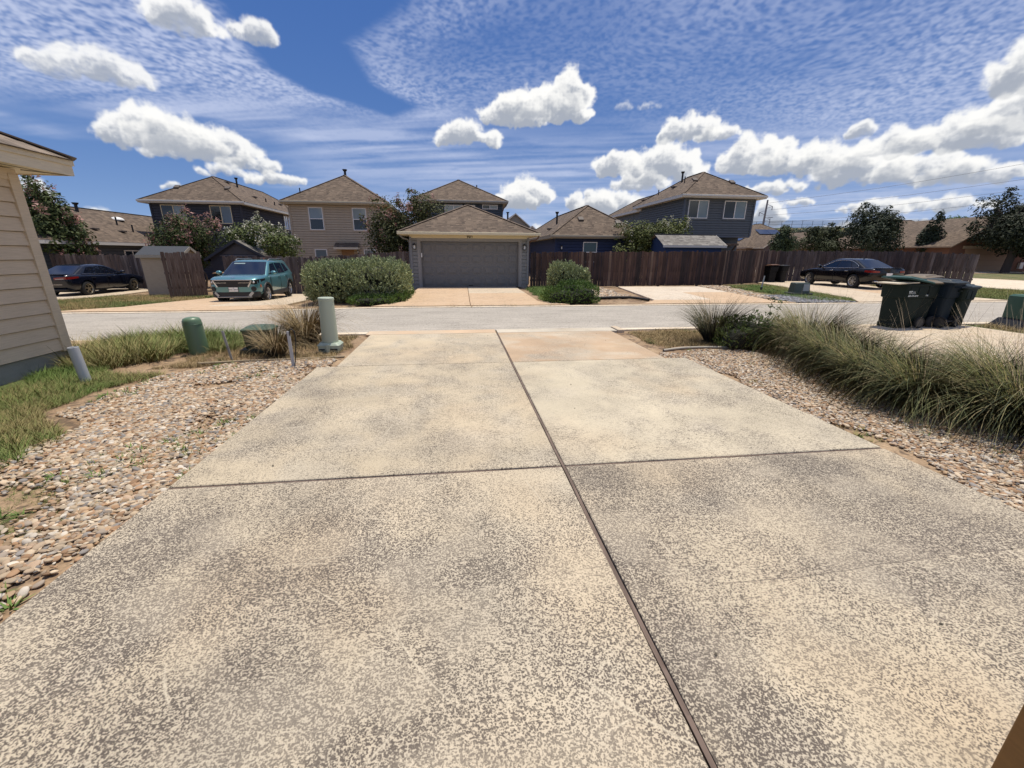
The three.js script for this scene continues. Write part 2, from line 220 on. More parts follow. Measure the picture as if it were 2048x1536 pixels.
const woodTile = tex(512, 1024, (u, v) => { const w = vp(u * 6, v * 3, 6) * 3, g = vp(u * 48 + w, v * 4, 48), f = vp(u * 160, v * 10, 160), s = fbp(u, v, 3, 4), kn = ss(0.80, 0.9, vp(u * 5 + 2, v * 5, 5)); const k = (0.55 + 0.5 * g + 0.28 * (f - 0.5)) * (0.6 + 0.8 * s); const c = mix3([1.0, 0.86, 0.76], [0.95, 0.95, 1.0], s); return [c[0] * k * (1 - 0.5 * kn), c[1] * k * (1 - 0.55 * kn), c[2] * k * (1 - 0.6 * kn)]; }, 1);
const grainTile = tex(512, 512, (u, v) => { const a = vp(u * 8, v * 120, 120), b = fbp(u, v, 8, 4), f = vp(u * 200, v * 200, 200); const k = 0.86 + 0.13 * a + 0.10 * (b - 0.5) + 0.06 * (f - 0.5); return [k, k * 0.995, k * 0.985]; }, 1);
const speckTile = tex(512, 512, (u, v) => { const b = fbp(u, v, 6, 5), f = vp(u * 180, v * 180, 180); const k = 0.78 + 0.3 * (b - 0.3) + 0.12 * (f - 0.5); return [k, k, k]; }, 1.2);

// ---------- materials ----------
const M = {
  concrete: new THREE.MeshStandardMaterial({ map: concreteTile, bumpMap: concreteTile, bumpScale: 0.002, roughness: 0.93 }),
  concretePale: new THREE.MeshStandardMaterial({ map: concreteTile, color: rgb(1.1, 1.14, 1.22), roughness: 0.93 }),
  concreteTan: new THREE.MeshStandardMaterial({ map: concreteTile, color: rgb(0.98, 0.86, 0.76), roughness: 0.93 }),
  kerb: new THREE.MeshStandardMaterial({ map: concreteTile, color: rgb(1.2, 1.25, 1.3), roughness: 0.93 }),
  asphalt: new THREE.MeshStandardMaterial({ map: asphaltTile, bumpMap: asphaltTile, bumpScale: 0.004, roughness: 0.95 }),
  dirt: new THREE.MeshStandardMaterial({ map: dirtTile, bumpMap: dirtTile, bumpScale: 0.012, roughness: 1 }),
  turf: new THREE.MeshStandardMaterial({ map: turfTile, bumpMap: turfTile, bumpScale: 0.02, roughness: 1 }),
  shingle: new THREE.MeshStandardMaterial({ map: shingleTile, bumpMap: shingleTile, bumpScale: 0.012, roughness: 0.95 }),
  slate: new THREE.MeshStandardMaterial({ map: shingleTile, color: rgb(0.6, 0.75, 0.95), bumpMap: shingleTile, bumpScale: 0.01, roughness: 0.9 }),
  slateLight: new THREE.MeshStandardMaterial({ map: shingleTile, color: rgb(1.5, 1.9, 2.4), bumpMap: shingleTile, bumpScale: 0.01, roughness: 0.85 }),
  white: mat(0.74, 0.73, 0.70, 0.5), trim: new THREE.MeshStandardMaterial({ color: rgb(0.60, 0.55, 0.44), map: grainTile, roughness: 0.6 }), cream: new THREE.MeshStandardMaterial({ color: rgb(0.72, 0.64, 0.44), map: grainTile, roughness: 0.6 }),
  paleTrim: new THREE.MeshStandardMaterial({ color: rgb(0.66, 0.64, 0.58), map: grainTile, roughness: 0.6 }),
  foundation: new THREE.MeshStandardMaterial({ color: rgb(0.30, 0.29, 0.26), map: speckTile, bumpMap: speckTile, bumpScale: 0.01, roughness: 0.95 }),
  black: mat(0.012, 0.012, 0.013, 0.55), rubber: mat(0.014, 0.014, 0.014, 0.85), steel: mat(0.35, 0.35, 0.36, 0.4, { metalness: 0.8 }), rim: mat(0.55, 0.55, 0.56, 0.3, { metalness: 0.9 }), chrome: mat(0.75, 0.75, 0.76, 0.12, { metalness: 1 }),
  pane: phys(0.012, 0.018, 0.024, 0.04, { ior: 1.6 }), blind: phys(0.16, 0.20, 0.21, 0.06, { clearcoat: 1, clearcoatRoughness: 0.03 }), bark: new THREE.MeshStandardMaterial({ color: rgb(0.24, 0.19, 0.15), map: speckTile, roughness: 0.95 }), darkBark: new THREE.MeshStandardMaterial({ color: rgb(0.075, 0.06, 0.05), map: speckTile, roughness: 0.95 }),
  leaf: new THREE.MeshPhysicalMaterial({ color: 0xffffff, vertexColors: true, roughness: 0.75, side: THREE.DoubleSide, transmission: 0.22, thickness: 0, specularIntensity: 0.5 }),
  blade: new THREE.MeshStandardMaterial({ color: 0xffffff, vertexColors: true, roughness: 0.8, side: THREE.DoubleSide }),
  tuft: new THREE.MeshStandardMaterial({ color: 0xffffff, roughness: 0.85, side: THREE.DoubleSide }),
  pebble: new THREE.MeshStandardMaterial({ color: 0xffffff, roughness: 0.8 }),
};
const siding = (r, g, b) => new THREE.MeshStandardMaterial({ color: rgb(r, g, b), map: grainTile, bumpMap: grainTile, bumpScale: 0.002, roughness: 0.75 });
const wood = (r, g, b) => new THREE.MeshStandardMaterial({ color: rgb(r, g, b), map: woodTile, bumpMap: woodTile, bumpScale: 0.004, roughness: 0.9 });
// ---------- land, street, drives ----------
function gridGeo(xs, zs, dy) {
  const pos = [], uv = [], idx = []; for (const z of zs) for (const x of xs) { pos.push(x, gy(x, z) + dy(x, z), z); uv.push(x, z); }
  const n = xs.length; for (let j = 0; j < zs.length - 1; j++) for (let i = 0; i < n - 1; i++) { const a = j * n + i; idx.push(a, a + n, a + 1, a + 1, a + n, a + n + 1); }
  const g = new THREE.BufferGeometry(); g.setAttribute('position', new THREE.Float32BufferAttribute(pos, 3)); g.setAttribute('uv', new THREE.Float32BufferAttribute(uv, 2)); g.setIndex(idx); g.computeVertexNormals(); return g;
}
const steps = (a, b, s) => { const o = [], n = Math.max(1, Math.round(Math.abs(b - a) / s)); for (let i = 0; i <= n; i++) o.push(lerp(a, b, i / n)); return o; };
struct('ground', gridGeo([-1500, -600, -200, -80, ...steps(-40, 60, 0.5), 100, 200, 600, 1500], [-1500, -600, -250, -120, ...steps(-60, 4, 0.5), 40, 120, 600], (x, z) => -0.05 + 0.022 * (vn(x * 1.7, z * 1.7) - 0.5)), M.dirt);
// four-sided sheet on the land with a worn edge: corners p00 p10 p11 p01 as [x, z]; lift above the land, thickness below it
function slabGeo(p00, p10, p11, p01, lift, thick = 0.12, step = 0.6, cham = 0.008) {
  const at = (u, v) => [lerp(lerp(p00[0], p10[0], u), lerp(p01[0], p11[0], u), v), lerp(lerp(p00[1], p10[1], u), lerp(p01[1], p11[1], u), v)];
  const L = (a, b) => Math.hypot(a[0] - b[0], a[1] - b[1]), nu = Math.max(1, Math.ceil(Math.max(L(p00, p10), L(p01, p11)) / step)), nv = Math.max(1, Math.ceil(Math.max(L(p00, p01), L(p10, p11)) / step));
  const pos = [], uv = [], idx = [], cx = at(0.5, 0.5), put = (x, z, y) => { pos.push(x, gy(x, z) + y, z); uv.push(x, z); return pos.length / 3 - 1; };
  const pull = (p, d) => { const q = L(p, cx) || 1; return [p[0] + (cx[0] - p[0]) * d / q * 1.3, p[1] + (cx[1] - p[1]) * d / q * 1.3]; };
  const id = []; for (let j = 0; j <= nv; j++) for (let i = 0; i <= nu; i++) { let p = at(i / nu, j / nv); if (i === 0 || j === 0 || i === nu || j === nv) p = pull(p, cham); id.push(put(p[0], p[1], lift)); }
  for (let j = 0; j < nv; j++) for (let i = 0; i < nu; i++) { const a = j * (nu + 1) + i; idx.push(a, a + 1, a + nu + 2, a, a + nu + 2, a + nu + 1); }
  const rim = []; for (let i = 0; i < nu; i++) rim.push([i, 0]); for (let j = 0; j < nv; j++) rim.push([nu, j]); for (let i = nu; i > 0; i--) rim.push([i, nv]); for (let j = nv; j > 0; j--) rim.push([0, j]);
  const a_ = rim.map(([i, j]) => { const p = at(i / nu, j / nv), q = pull(p, cham); return [put(q[0], q[1], lift), put(p[0], p[1], lift - cham), put(p[0], p[1], lift - cham), put(p[0], p[1], lift - thick)]; });
  for (let k = 0; k < rim.length; k++) { const a = a_[k], b = a_[(k + 1) % rim.length]; idx.push(a[0], a[1], b[1], a[0], b[1], b[0], a[2], a[3], b[3], a[2], b[3], b[2]); }
  const g = new THREE.BufferGeometry(); g.setAttribute('position', new THREE.Float32BufferAttribute(pos, 3)); g.setAttribute('uv', new THREE.Float32BufferAttribute(uv, 2)); g.setIndex(idx); g.computeVertexNormals();
  const n = g.attributes.normal; if (n.getY(0) < 0) { for (let i = 0; i < idx.length; i += 3) [idx[i + 1], idx[i + 2]] = [idx[i + 2], idx[i + 1]]; g.setIndex(idx); g.computeVertexNormals(); }
  return g;
}
const rect = (x0, x1, z0, z1, ...r) => slabGeo([x0, z0], [x1, z0], [x1, z1], [x0, z1], ...r);
const quiet = (name) => { const o = grp(name, scene); o.userData.kind = 'structure'; return o; };

const ownDrive = quiet('driveway');
{
  const defs = [
    [-2.10, 0.764, 1.4, -2.864, 0.3, { seed: 11, base: [0.58, 0.49, 0.35], dark: 0.84, streak: 0.0, marks: 46, tracks: [[-1.75, 0.35, 0.10], [0.35, 0.4, -0.12]] }],
    [0.796, 3.64, 1.4, -2.864, 0.3, { seed: 23, base: [0.57, 0.48, 0.34], dark: 0.83, streak: 0.3, marks: 40, tracks: [[0.95, 0.25, 0.26], [3.3, 0.4, 0.08]], lines: [[1.3, -1.57, 3.3, -1.63, 0.006]] }],
    [-2.10, 0.764, -2.896, -6.205, 0, { seed: 37, base: CREAM, dark: 0.60, streak: 0.5, marks: 14, tracks: [[-1.75, 0.32, 0.2], [-0.6, 0.4, 0.08], [0.4, 0.3, -0.1]] }],
    [0.796, 3.64, -2.896, -6.205, 0, { seed: 41, base: [0.54, 0.47, 0.34], dark: 0.60, streak: 0.75, marks: 16, tracks: [[2.6, 0.6, 0.1], [1.3, 0.4, -0.08]] }],
    [-1.83, 0.764, -6.225, -8.74, 0, { seed: 53, base: [0.53, 0.44, 0.305], dark: 0.5, streak: 0.6, marks: 3, half: 1 }],
    [0.796, 3.30, -6.225, -8.74, 0, { seed: 61, base: [0.45, 0.325, 0.21], dark: 0.42, streak: 0.5, marks: 3, half: 1 }],
    [-1.93, 0.764, -8.756, -9.16, 0, { seed: 67, base: [0.56, 0.41, 0.27], dark: 0.14, streak: 0.5, marks: 0, half: 2 }],
    [0.796, 3.45, -8.756, -9.16, 0, { seed: 71, base: [0.52, 0.465, 0.37], dark: 0.3, streak: 0.5, marks: 0, half: 2 }],
  ];
  for (const [x0, x1, z0, z1, zt, o] of defs) {
    const t0 = zt ? zt : z0, t = slabTexture(x0, x1, t0, z1, o.half === 2 ? 512 : o.half ? 1024 : 2048, o), g = rect(x0, x1, z0, z1, 0.0, 0.14, 0.4, 0.006), uv = g.attributes.uv;
    for (let i = 0; i < uv.count; i++) uv.setXY(i, (uv.getX(i) - x0) / (x1 - x0), (uv.getY(i) - t0) / (z1 - t0));
    part('concrete_slab', g, new THREE.MeshStandardMaterial({ map: t, bumpMap: t, bumpScale: 0.005, roughness: 0.9 }), ownDrive);
  }
  const strip = wood(0.19, 0.145, 0.115), sg = (x0, x1, z0, z1) => { const r = rng(3), long = Math.abs(z1 - z0) > Math.abs(x1 - x0); const g = new THREE.BoxGeometry(Math.abs(x1 - x0), 0.1, Math.abs(z1 - z0), long ? 1 : 40, 1, long ? 60 : 1).translate((x0 + x1) / 2, -0.056, (z0 + z1) / 2), p = g.attributes.position; for (let i = 0; i < p.count; i++) { const s = long ? p.getZ(i) : p.getX(i), d = (vn(s * 2.2, 4) - 0.5) * 0.008; if (long) p.setX(i, p.getX(i) + d); else p.setZ(i, p.getZ(i) + d); if (p.getY(i) > -0.05) p.setY(i, -0.006 - 0.007 * vn(s * 3, 9)); } return uvm(g); };
  part('joint_strip', sg(0.770, 0.790, 1.4, -8.74), strip, ownDrive);
  part('joint_strip', sg(-2.10, 0.764, -2.870, -2.890), strip, ownDrive);
  part('joint_strip', sg(0.796, 3.64, -2.870, -2.890), strip, ownDrive);
  part('kerb_stub', rbx(3.47, 3.62, -0.08, 0.02, -8.75, -9.25, 0.02), M.concrete, ownDrive);
}
// the street and its light concrete edges
struct('street', gridGeo([-200, -120, -70, ...steps(-45, 45, 0.75), 70, 120, 200], [-13.36, -12.3, -11.3, -10.2, -9.17].reverse(), (x, z) => -0.028 + 0.03 * (1 - ((z + 11.26) / 2.1) ** 2)), M.asphalt);
const farKerb = quiet('far_street_edge');
for (const [a, b] of [[-60, -38], [-38, -24], [-24, -15], [-15, -8], [-8, 0.4], [0.4, 8], [8, 16], [16, 27.6]]) part('edge_strip', rect(a + 0.006, b - 0.006, -13.36, -13.60, -0.012, 0.1, 0.6), M.kerb, farKerb);
const nearKerb = quiet('near_street_edge');
for (const [a, b] of [[-60, -30], [-30, -14], [-14, -7.2], [-7.2, -1.95], [3.65, 6.6], [12.4, 20], [20, 27.6]]) part('edge_strip', rect(a + 0.006, b - 0.006, -8.95, -9.165, -0.016, 0.1, 0.6), M.kerb, nearKerb);
function drive(name, slabs) { const g = quiet(name); for (const [a, b, c, d, m] of slabs) part('concrete_slab', slabGeo(a, b, c, d, 0.018, 0.12, 0.6, 0.01), m ?? M.concrete, g); return g; }
const cells = (xs, zs, skew = () => 0, mats = []) => { const o = []; for (let j = 0; j < zs.length - 1; j++) for (let i = 0; i < xs.length - 1; i++) { const g = 0.008, q = (x, z) => [x + skew(z), z]; o.push([q(xs[i] + g, zs[j] - g), q(xs[i + 1] - g, zs[j] - g), q(xs[i + 1] - g, zs[j + 1] + g), q(xs[i] + g, zs[j + 1] + g), mats[j * (xs.length - 1) + i]]); } return o; };
drive('garage_driveway', [...cells([-1.95, 0.42, 2.85], [-14.75, -17.9, -21.38], (z) => -0.05 - (z + 14.75) * 0.012, [M.concreteTan, M.concreteTan, M.concreteTan, M.concrete]), [[-2.75, -13.61], [0.36, -13.61], [0.36, -14.735], [-1.97, -14.735], M.concreteTan], [[0.376, -13.61], [3.65, -13.61], [2.80, -14.735], [0.376, -14.735], M.concreteTan]]);
drive('parking_pad_left', [...cells([-10.7, -8.2, -5.75], [-14.9, -18.4, -22.3], (z) => 0, [M.concreteTan, M.concrete, M.concreteTan, M.concrete]), [[-11.7, -13.61], [-8.2, -13.61], [-8.2, -14.885], [-10.7, -14.885], M.concreteTan], [[-8.185, -13.61], [-4.9, -13.61], [-5.75, -14.885], [-8.185, -14.885], M.concreteTan]]);
drive('sedan_driveway_left', cells([-21.3, -18.8, -16.2], [-13.61, -17, -20.5, -24.5, -27.5]));
drive('parking_pad_right', [...cells([7.15, 9.4, 11.6], [-14.75, -17.8, -21.2], (z) => -(z + 14.75) * 0.16, [M.concretePale, M.concreteTan, M.concretePale, M.concretePale]), [[6.15, -13.61], [11.9, -13.61], [11.55, -14.735], [7.12, -14.735], M.concreteTan]]);
drive('sedan_driveway_right', [...cells([15.0, 17.6, 20.4], [-14.9, -18.5, -22.4, -26.2], (z) => -(z + 13.6) * 0.31, [M.concrete, M.concreteTan, M.concrete, M.concrete, M.concrete]), [[14.4, -13.61], [20.9, -13.61], [20.8, -14.885], [15.4, -14.885], M.concrete]]);
drive('neighbour_driveway', cells([6.65, 9.3, 12.1], [0.5, -2.9, -5.9, -8.94], (z) => 0));
drive('pad_behind_neighbour_house', [[[-14, -7.9], [-6.3, -7.9], [-6.9, -8.93], [-14, -8.93], M.concreteTan]]);
drive('cross_street', [[[28.0, -8], [38.9, -8], [39.4, -46], [28.6, -46], M.kerb], [[39.1, -8], [39.4, -8], [39.9, -46], [39.6, -46], M.concreteTan]]);
drive('far_driveway', [[[40.2, -37.2], [62, -39.5], [62, -41.9], [40.2, -40.5], M.concrete]]);
// turf under the lawns
const lawn = (name, a, b, c, d) => struct(name, slabGeo(a, b, c, d, -0.034, 0.05, 0.6, 0.02), M.turf);
lawn('lawn_bed_near_left', [-10, 1], [-4.9, 1], [-4.9, -6.4], [-10, -7.0]);
lawn('lawn_bed_far_left', [-16.1, -13.62], [-11.5, -13.62], [-11.2, -21.8], [-16.1, -21.8]);
lawn('lawn_bed_by_garage', [3.2, -14.6], [4.9, -14.4], [5.4, -21.2], [3.45, -21.2]);
lawn('lawn_bed_centre_right', [12.5, -15.0], [14.2, -13.7], [17.6, -22.4], [14.0, -21.6]);
lawn('lawn_bed_right', [21.2, -13.62], [27.8, -13.62], [28.1, -22], [23.6, -22]);
lawn('lawn_bed_corner', [40, -14], [60, -14], [60, -37], [40, -37]);
lawn('verge_right', [12.3, -6], [27.5, -6], [27.5, -8.9], [12.3, -8.9]);
// ---------- buildings ----------
// lap siding, one mesh a board, on a wall from a to b ([x, z]) facing the side that lies to the right of a -> b turned to the viewer (out = [x, z])
function sidingWall(parent, a, b, y0, y1, out, m, lap = 0.18, groove = 0.02) {
  const len = Math.hypot(b[0] - a[0], b[1] - a[1]), n = Math.max(1, Math.round((y1 - y0) / lap)), h = (y1 - y0) / n, turn = Math.atan2(out[0], out[1]);
  const g = uvm(new THREE.BoxGeometry(len, h - groove, 0.045));
  for (let i = 0; i < n; i++) { const o = part('siding_board', g, m, parent, [(a[0] + b[0]) / 2 + out[0] * 0.02, y0 + h * (i + 0.5) + 0.006, (a[1] + b[1]) / 2 + out[1] * 0.02]); o.rotation.order = 'YXZ'; o.rotation.y = turn; o.rotation.x = -Math.atan2(0.018, h); }
}
function addWindow(parent, x0, x1, y0, y1, z, { split = 'h', frame = M.white, upper = M.blind, lower = M.pane, trim, sill = true } = {}) {   // in a wall facing +z of its parent
  const w = grp('window', parent); w.position.set(0, 0, z);
  if (trim) part('window_trim', merge([bx(x0 - 0.1, x1 + 0.1, y1, y1 + 0.09, 0, 0.035), bx(x0 - 0.1, x1 + 0.1, y0 - 0.1, y0, 0, 0.04), bx(x0 - 0.1, x0, y0, y1, 0, 0.03), bx(x1, x1 + 0.1, y0, y1, 0, 0.03)]), trim, w);
  const t = 0.05, mx = (x0 + x1) / 2, my = (y0 + y1) / 2, fr = [bx(x0, x1, y1 - t, y1, 0, 0.055), bx(x0, x1, y0, y0 + t, 0, 0.06), bx(x0, x0 + t, y0 + t, y1 - t, 0, 0.05), bx(x1 - t, x1, y0 + t, y1 - t, 0, 0.05)];
  fr.push(split === 'h' ? bx(x0 + t, x1 - t, my - 0.025, my + 0.025, 0, 0.048) : bx(mx - 0.03, mx + 0.03, y0 + t, y1 - t, 0, 0.048));
  part('window_frame', merge(fr), frame, w);
  const P = split === 'h' ? [[x0 + t, x1 - t, my + 0.025, y1 - t, upper], [x0 + t, x1 - t, y0 + t, my - 0.025, lower]] : [[x0 + t, mx - 0.03, y0 + t, y1 - t, lower], [mx + 0.03, x1 - t, y0 + t, y1 - t, upper]];
  for (const [a, b, c, d, m] of P) part('pane', bx(a, b, c, d, 0.014, 0.024), m, w);
  return w;
}
function sideWindow(parent, x, z, w, y0, y1, frame, pane) {   // in a wall facing +x
  const g = grp('window', parent); g.position.set(x, 0, z); g.rotation.y = Math.PI / 2;
  part('window_frame', merge([bx(-w, w, y1 - 0.06, y1, 0, 0.06), bx(-w, w, y0, y0 + 0.06, 0, 0.06), bx(-w, -w + 0.06, y0 + 0.06, y1 - 0.06, 0, 0.055), bx(w - 0.06, w, y0 + 0.06, y1 - 0.06, 0, 0.055), bx(-0.03, 0.03, y0 + 0.06, y1 - 0.06, 0, 0.05)]), frame, g);
  part('pane', bx(-w + 0.06, w - 0.06, y0 + 0.06, y1 - 0.06, 0.01, 0.02), pane, g);
}
// a hip roof over eaves x0..x1, z0 (front) .. z1 (back, smaller z); rise per metre of run
function hipRoof(parent, x0, x1, z0, z1, y, pitch, { trim = M.trim, m = M.shingle, fh = 0.2, soffit = trim, gutter = true, wall } = {}) {
  const w = x1 - x0, d = z0 - z1, run = Math.min(w, d) / 2, h = run * pitch, long = d >= w;
  const A = [x0, y, z0], B = [x1, y, z0], C = [x1, y, z1], D = [x0, y, z1], R0 = long ? [x0 + run, y + h, z0 - run] : [x0 + run, y + h, (z0 + z1) / 2], R1 = long ? [x0 + run, y + h, z1 + run] : [x1 - run, y + h, (z0 + z1) / 2];
  const F = long ? [[A, B, R0], [B, C, R1, R0], [C, D, R1], [D, A, R0, R1]] : [[A, B, R1, R0], [B, C, R1], [C, D, R0, R1], [D, A, R0]];
  const roof = part('roof', merge(F.map(face)), m, parent);
  part('fascia', merge([bx(x0, x1, y - fh, y - 0.004, z0 - 0.03, z0 - 0.006), bx(x0, x1, y - fh, y - 0.004, z1 + 0.006, z1 + 0.03), bx(x0 + 0.006, x0 + 0.03, y - fh, y - 0.004, z1 + 0.03, z0 - 0.03), bx(x1 - 0.03, x1 - 0.006, y - fh, y - 0.004, z1 + 0.03, z0 - 0.03)]), trim, parent);
  part('soffit', bx(x0 + 0.03, x1 - 0.03, y - fh + 0.01, y - fh + 0.03, z1 + 0.03, z0 - 0.03), soffit, parent);
  if (gutter) part('gutter', rbx(x0 - 0.02, x1 + 0.02, y - 0.13, y - 0.005, z0 + 0.0, z0 + 0.1, 0.02), trim, parent);
  const caps = []; for (const [p, q] of [[A, R0], [B, long ? R0 : R1], [R0, R1], [C, R1], [D, long ? R1 : R0]]) if (Math.hypot(p[0] - q[0], p[1] - q[1], p[2] - q[2]) > 0.1) caps.push(bar([p[0], p[1] + 0.006, p[2]], [q[0], q[1] + 0.006, q[2]], 0.2, 0.025));
  part('ridge_cap', uvm(merge(caps)), m, roof);
  return { roof, R0, R1, h, run };
}
function roofAt(y, z0, pitch, z) { return y + (z0 - z) * pitch; }
function ventPipe(parent, x, y, z, h, r = 0.05, cap = true) { const g = [cyl(x, y - 0.15, y + h, z, r)]; if (cap) g.push(cyl(x, y + h - 0.12, y + h, z, r * 1.5, r * 2.1)); part('vent_pipe', merge(g), M.black, parent); }
function boxVent(parent, x, y, z, ang) { const o = part('roof_vent', merge([rbx(-0.18, 0.18, 0, 0.11, -0.2, 0.2, 0.02), bx(-0.15, 0.15, 0.015, 0.085, 0.19, 0.205)]), mat(0.10, 0.08, 0.065, 0.7), parent, [x, y, z]); o.rotation.x = ang; }
function core(parent, x0, x1, y0, y1, z0, z1, m) { part('wall', bx(x0, x1, y0, y1, z1, z0), m, parent); }
const corner = (parent, x, z, y0, y1, m, w = 0.1) => part('corner_board', bx(x - w / 2, x + w / 2, y0, y1, z - w / 2, z + w / 2), m, parent);
function wallLamp(parent, x, y, z) { const l = grp('wall_lamp', parent); part('lamp_back', rbx(x - 0.05, x + 0.05, y - 0.14, y + 0.14, z, z + 0.03, 0.01), M.black, l); part('lamp_hood', cyl(x, y + 0.06, y + 0.15, z + 0.1, 0.075, 0.03), M.black, l); part('lamp_base', cyl(x, y - 0.13, y - 0.1, z + 0.1, 0.06), M.black, l); part('lamp_glass', cyl(x, y - 0.1, y + 0.06, z + 0.1, 0.045), mat(0.6, 0.6, 0.57, 0.3), l); }
const spout = (parent, pts, m, r = 0.035) => part('downspout', tube(pts, r, 20, 6), m, parent);

const font = await new FontLoader().loadAsync('fonts/droid/droid_sans_bold.typeface.json');
const letters = (s, size, depth = 0.01) => { const g = new TextGeometry(s, { font, size, depth, curveSegments: 4, bevelEnabled: false }); g.computeBoundingBox(); return g.translate(-(g.boundingBox.max.x + g.boundingBox.min.x) / 2, 0, 0); };

// --- the garage across the street
{
  const t = thing('detached_garage', 'grey detached garage with wide sectional door and house number above it', 'garage', [0, 0, -21.5]);
  const grey = siding(0.235, 0.235, 0.225), trimG = mat(0.205, 0.21, 0.215, 0.7), x0 = -2.24, x1 = 3.5, top = 2.36;
  core(t, x0 + 0.02, x1 - 0.02, -0.05, top, -0.35, -6.5, mat(0.2, 0.205, 0.21, 0.8));
  part('wall', merge([bx(x0 + 0.02, -1.86, -0.05, top, -0.35, -0.02), bx(3.14, x1 - 0.02, -0.05, top, -0.35, -0.02), bx(-1.86, 3.14, 2.16, top, -0.35, -0.02)]), grey, t);
  part('foundation', bx(x0 - 0.015, -1.9, -0.1, 0.13, -0.3, 0.015), M.foundation, t); part('foundation', bx(3.18, x1 + 0.015, -0.1, 0.13, -0.3, 0.015), M.foundation, t);
  sidingWall(t, [x0 + 0.06, -0.02], [-1.9, -0.02], 0.14, top, [0, 1], grey, 0.165); sidingWall(t, [3.18, -0.02], [x1 - 0.06, -0.02], 0.14, top, [0, 1], grey, 0.165);
  sidingWall(t, [x1, -0.05], [x1, -6.4], 0.14, top, [1, 0], grey, 0.165); sidingWall(t, [x0, -6.4], [x0, -0.05], 0.14, top, [-1, 0], grey, 0.165);
  corner(t, x0 + 0.02, 0, 0.13, top, trimG, 0.1); corner(t, x1 - 0.02, 0, 0.13, top, trimG, 0.1);
  part('door_frame', merge([bx(-1.92, -1.8, 0.0, 2.2, -0.16, 0.035), bx(3.06, 3.18, 0.0, 2.2, -0.16, 0.035), bx(-1.92, 3.18, 2.2, 2.31, -0.16, 0.035), bx(-1.8, -1.76, 0, 2.16, -0.14, 0.02), bx(3.02, 3.06, 0, 2.16, -0.14, 0.02), bx(-1.8, 3.06, 2.16, 2.2, -0.14, 0.02)]), mat(0.27, 0.26, 0.245, 0.7), t);
  const door = grp('garage_door', t), dm = mat(0.168, 0.163, 0.155, 0.62), dx0 = -1.78, dx1 = 3.04, sec = 0.535, pg = (() => { const w = 0.46, h = 0.36, g = [bx(-w / 2, w / 2, -h / 2, h / 2, 0, 0.012), bx(-w / 2 + 0.06, w / 2 - 0.06, -h / 2 + 0.06, h / 2 - 0.06, 0.012, 0.045)]; return merge(g); })();
  for (let k = 0; k < 4; k++) { part('door_section', rbx(dx0, dx1, 0.011 + k * sec, 0.0105 + (k + 1) * sec, -0.17, -0.12, 0.004), dm, door); for (let i = 0; i < 8; i++) part('door_panel', pg, dm, door, [dx0 + 0.30 + i * 0.603, 0.01 + (k + 0.5) * sec, -0.121]); }
  part('door_handle', rbx(0.52, 0.72, 0.06, 0.1, -0.12, -0.09, 0.01), M.black, door); part('weather_seal', bx(dx0, dx1, 0.0, 0.018, -0.16, -0.125), M.rubber, door);
  part('keypad', rbx(-1.75, -1.70, 1.42, 1.62, 0.036, 0.06, 0.008), M.white, t);
  part('house_number', letters('101', 0.14, 0.012), M.black, t, [0.6, 2.335, 0.042]);
  part('frieze', bx(x0 - 0.02, x1 + 0.02, 2.31, 2.45, -0.02, 0.028), M.cream, t);
  wallLamp(t, -2.04, 1.92, 0.02); wallLamp(t, 3.3, 1.92, 0.02);
  hipRoof(t, x0 - 0.5, x1 + 0.5, 0.5, -7, 2.57, 0.46, { trim: M.cream, fh: 0.14, soffit: M.cream });
  spout(t, [[x0 - 0.45, 2.45, 0.5], [x0 - 0.3, 2.3, 0.35], [x0 - 0.06, 2.18, -0.08], [x0 - 0.06, 1.6, -0.1], [x0 - 0.06, 0.1, -0.1]], mat(0.2, 0.2, 0.2, 0.5)); spout(t, [[x1 + 0.45, 2.45, 0.5], [x1 + 0.35, 2.28, 0.4], [x1 + 0.08, 2.18, 0.0], [x1 + 0.06, 1.6, -0.15], [x1 + 0.06, 0.1, -0.15]], mat(0.13, 0.07, 0.055, 0.5));
}
// --- two-storey houses and bungalows behind the fences
function house({ name = 'house', label, x0, x1, z0, z1, base = 0, eave, pitch, over = 0.45, wall, trim, roofTrim = M.paleTrim, boards = ['front'], lap = 0.185, soffit, cornerMat }) {
  const t = thing(name, label, 'house', [0, 0, z0]); const d = z0 - z1, top = eave - 0.2;
  core(t, x0 + 0.02, x1 - 0.02, base - 0.1, top, -0.02, -d, wall);
  if (boards.includes('front')) sidingWall(t, [x0 + 0.05, -0.02], [x1 - 0.05, -0.02], base, top, [0, 1], wall, lap, 0.04);
  if (boards.includes('right')) sidingWall(t, [x1 - 0.02, -0.05], [x1 - 0.02, -d], base, top, [1, 0], wall, lap, 0.04);
  if (boards.includes('left')) sidingWall(t, [x0 + 0.02, -d], [x0 + 0.02, -0.05], base, top, [-1, 0], wall, lap, 0.04);
  corner(t, x0 + 0.02, 0, base, top, cornerMat ?? wall, 0.12); corner(t, x1 - 0.02, 0, base, top, cornerMat ?? wall, 0.12);
  const r = hipRoof(t, x0 - over, x1 + over, over, -d - over, eave, pitch, { trim: roofTrim, soffit: soffit ?? roofTrim, fh: 0.2 });
  return { t, ...r, d, over, eave, pitch, onFront: (z) => eave + (over - z) * pitch, onRight: (x) => eave + (x1 + over - x) * pitch, onLeft: (x) => eave + (x - x0 + over) * pitch };
}
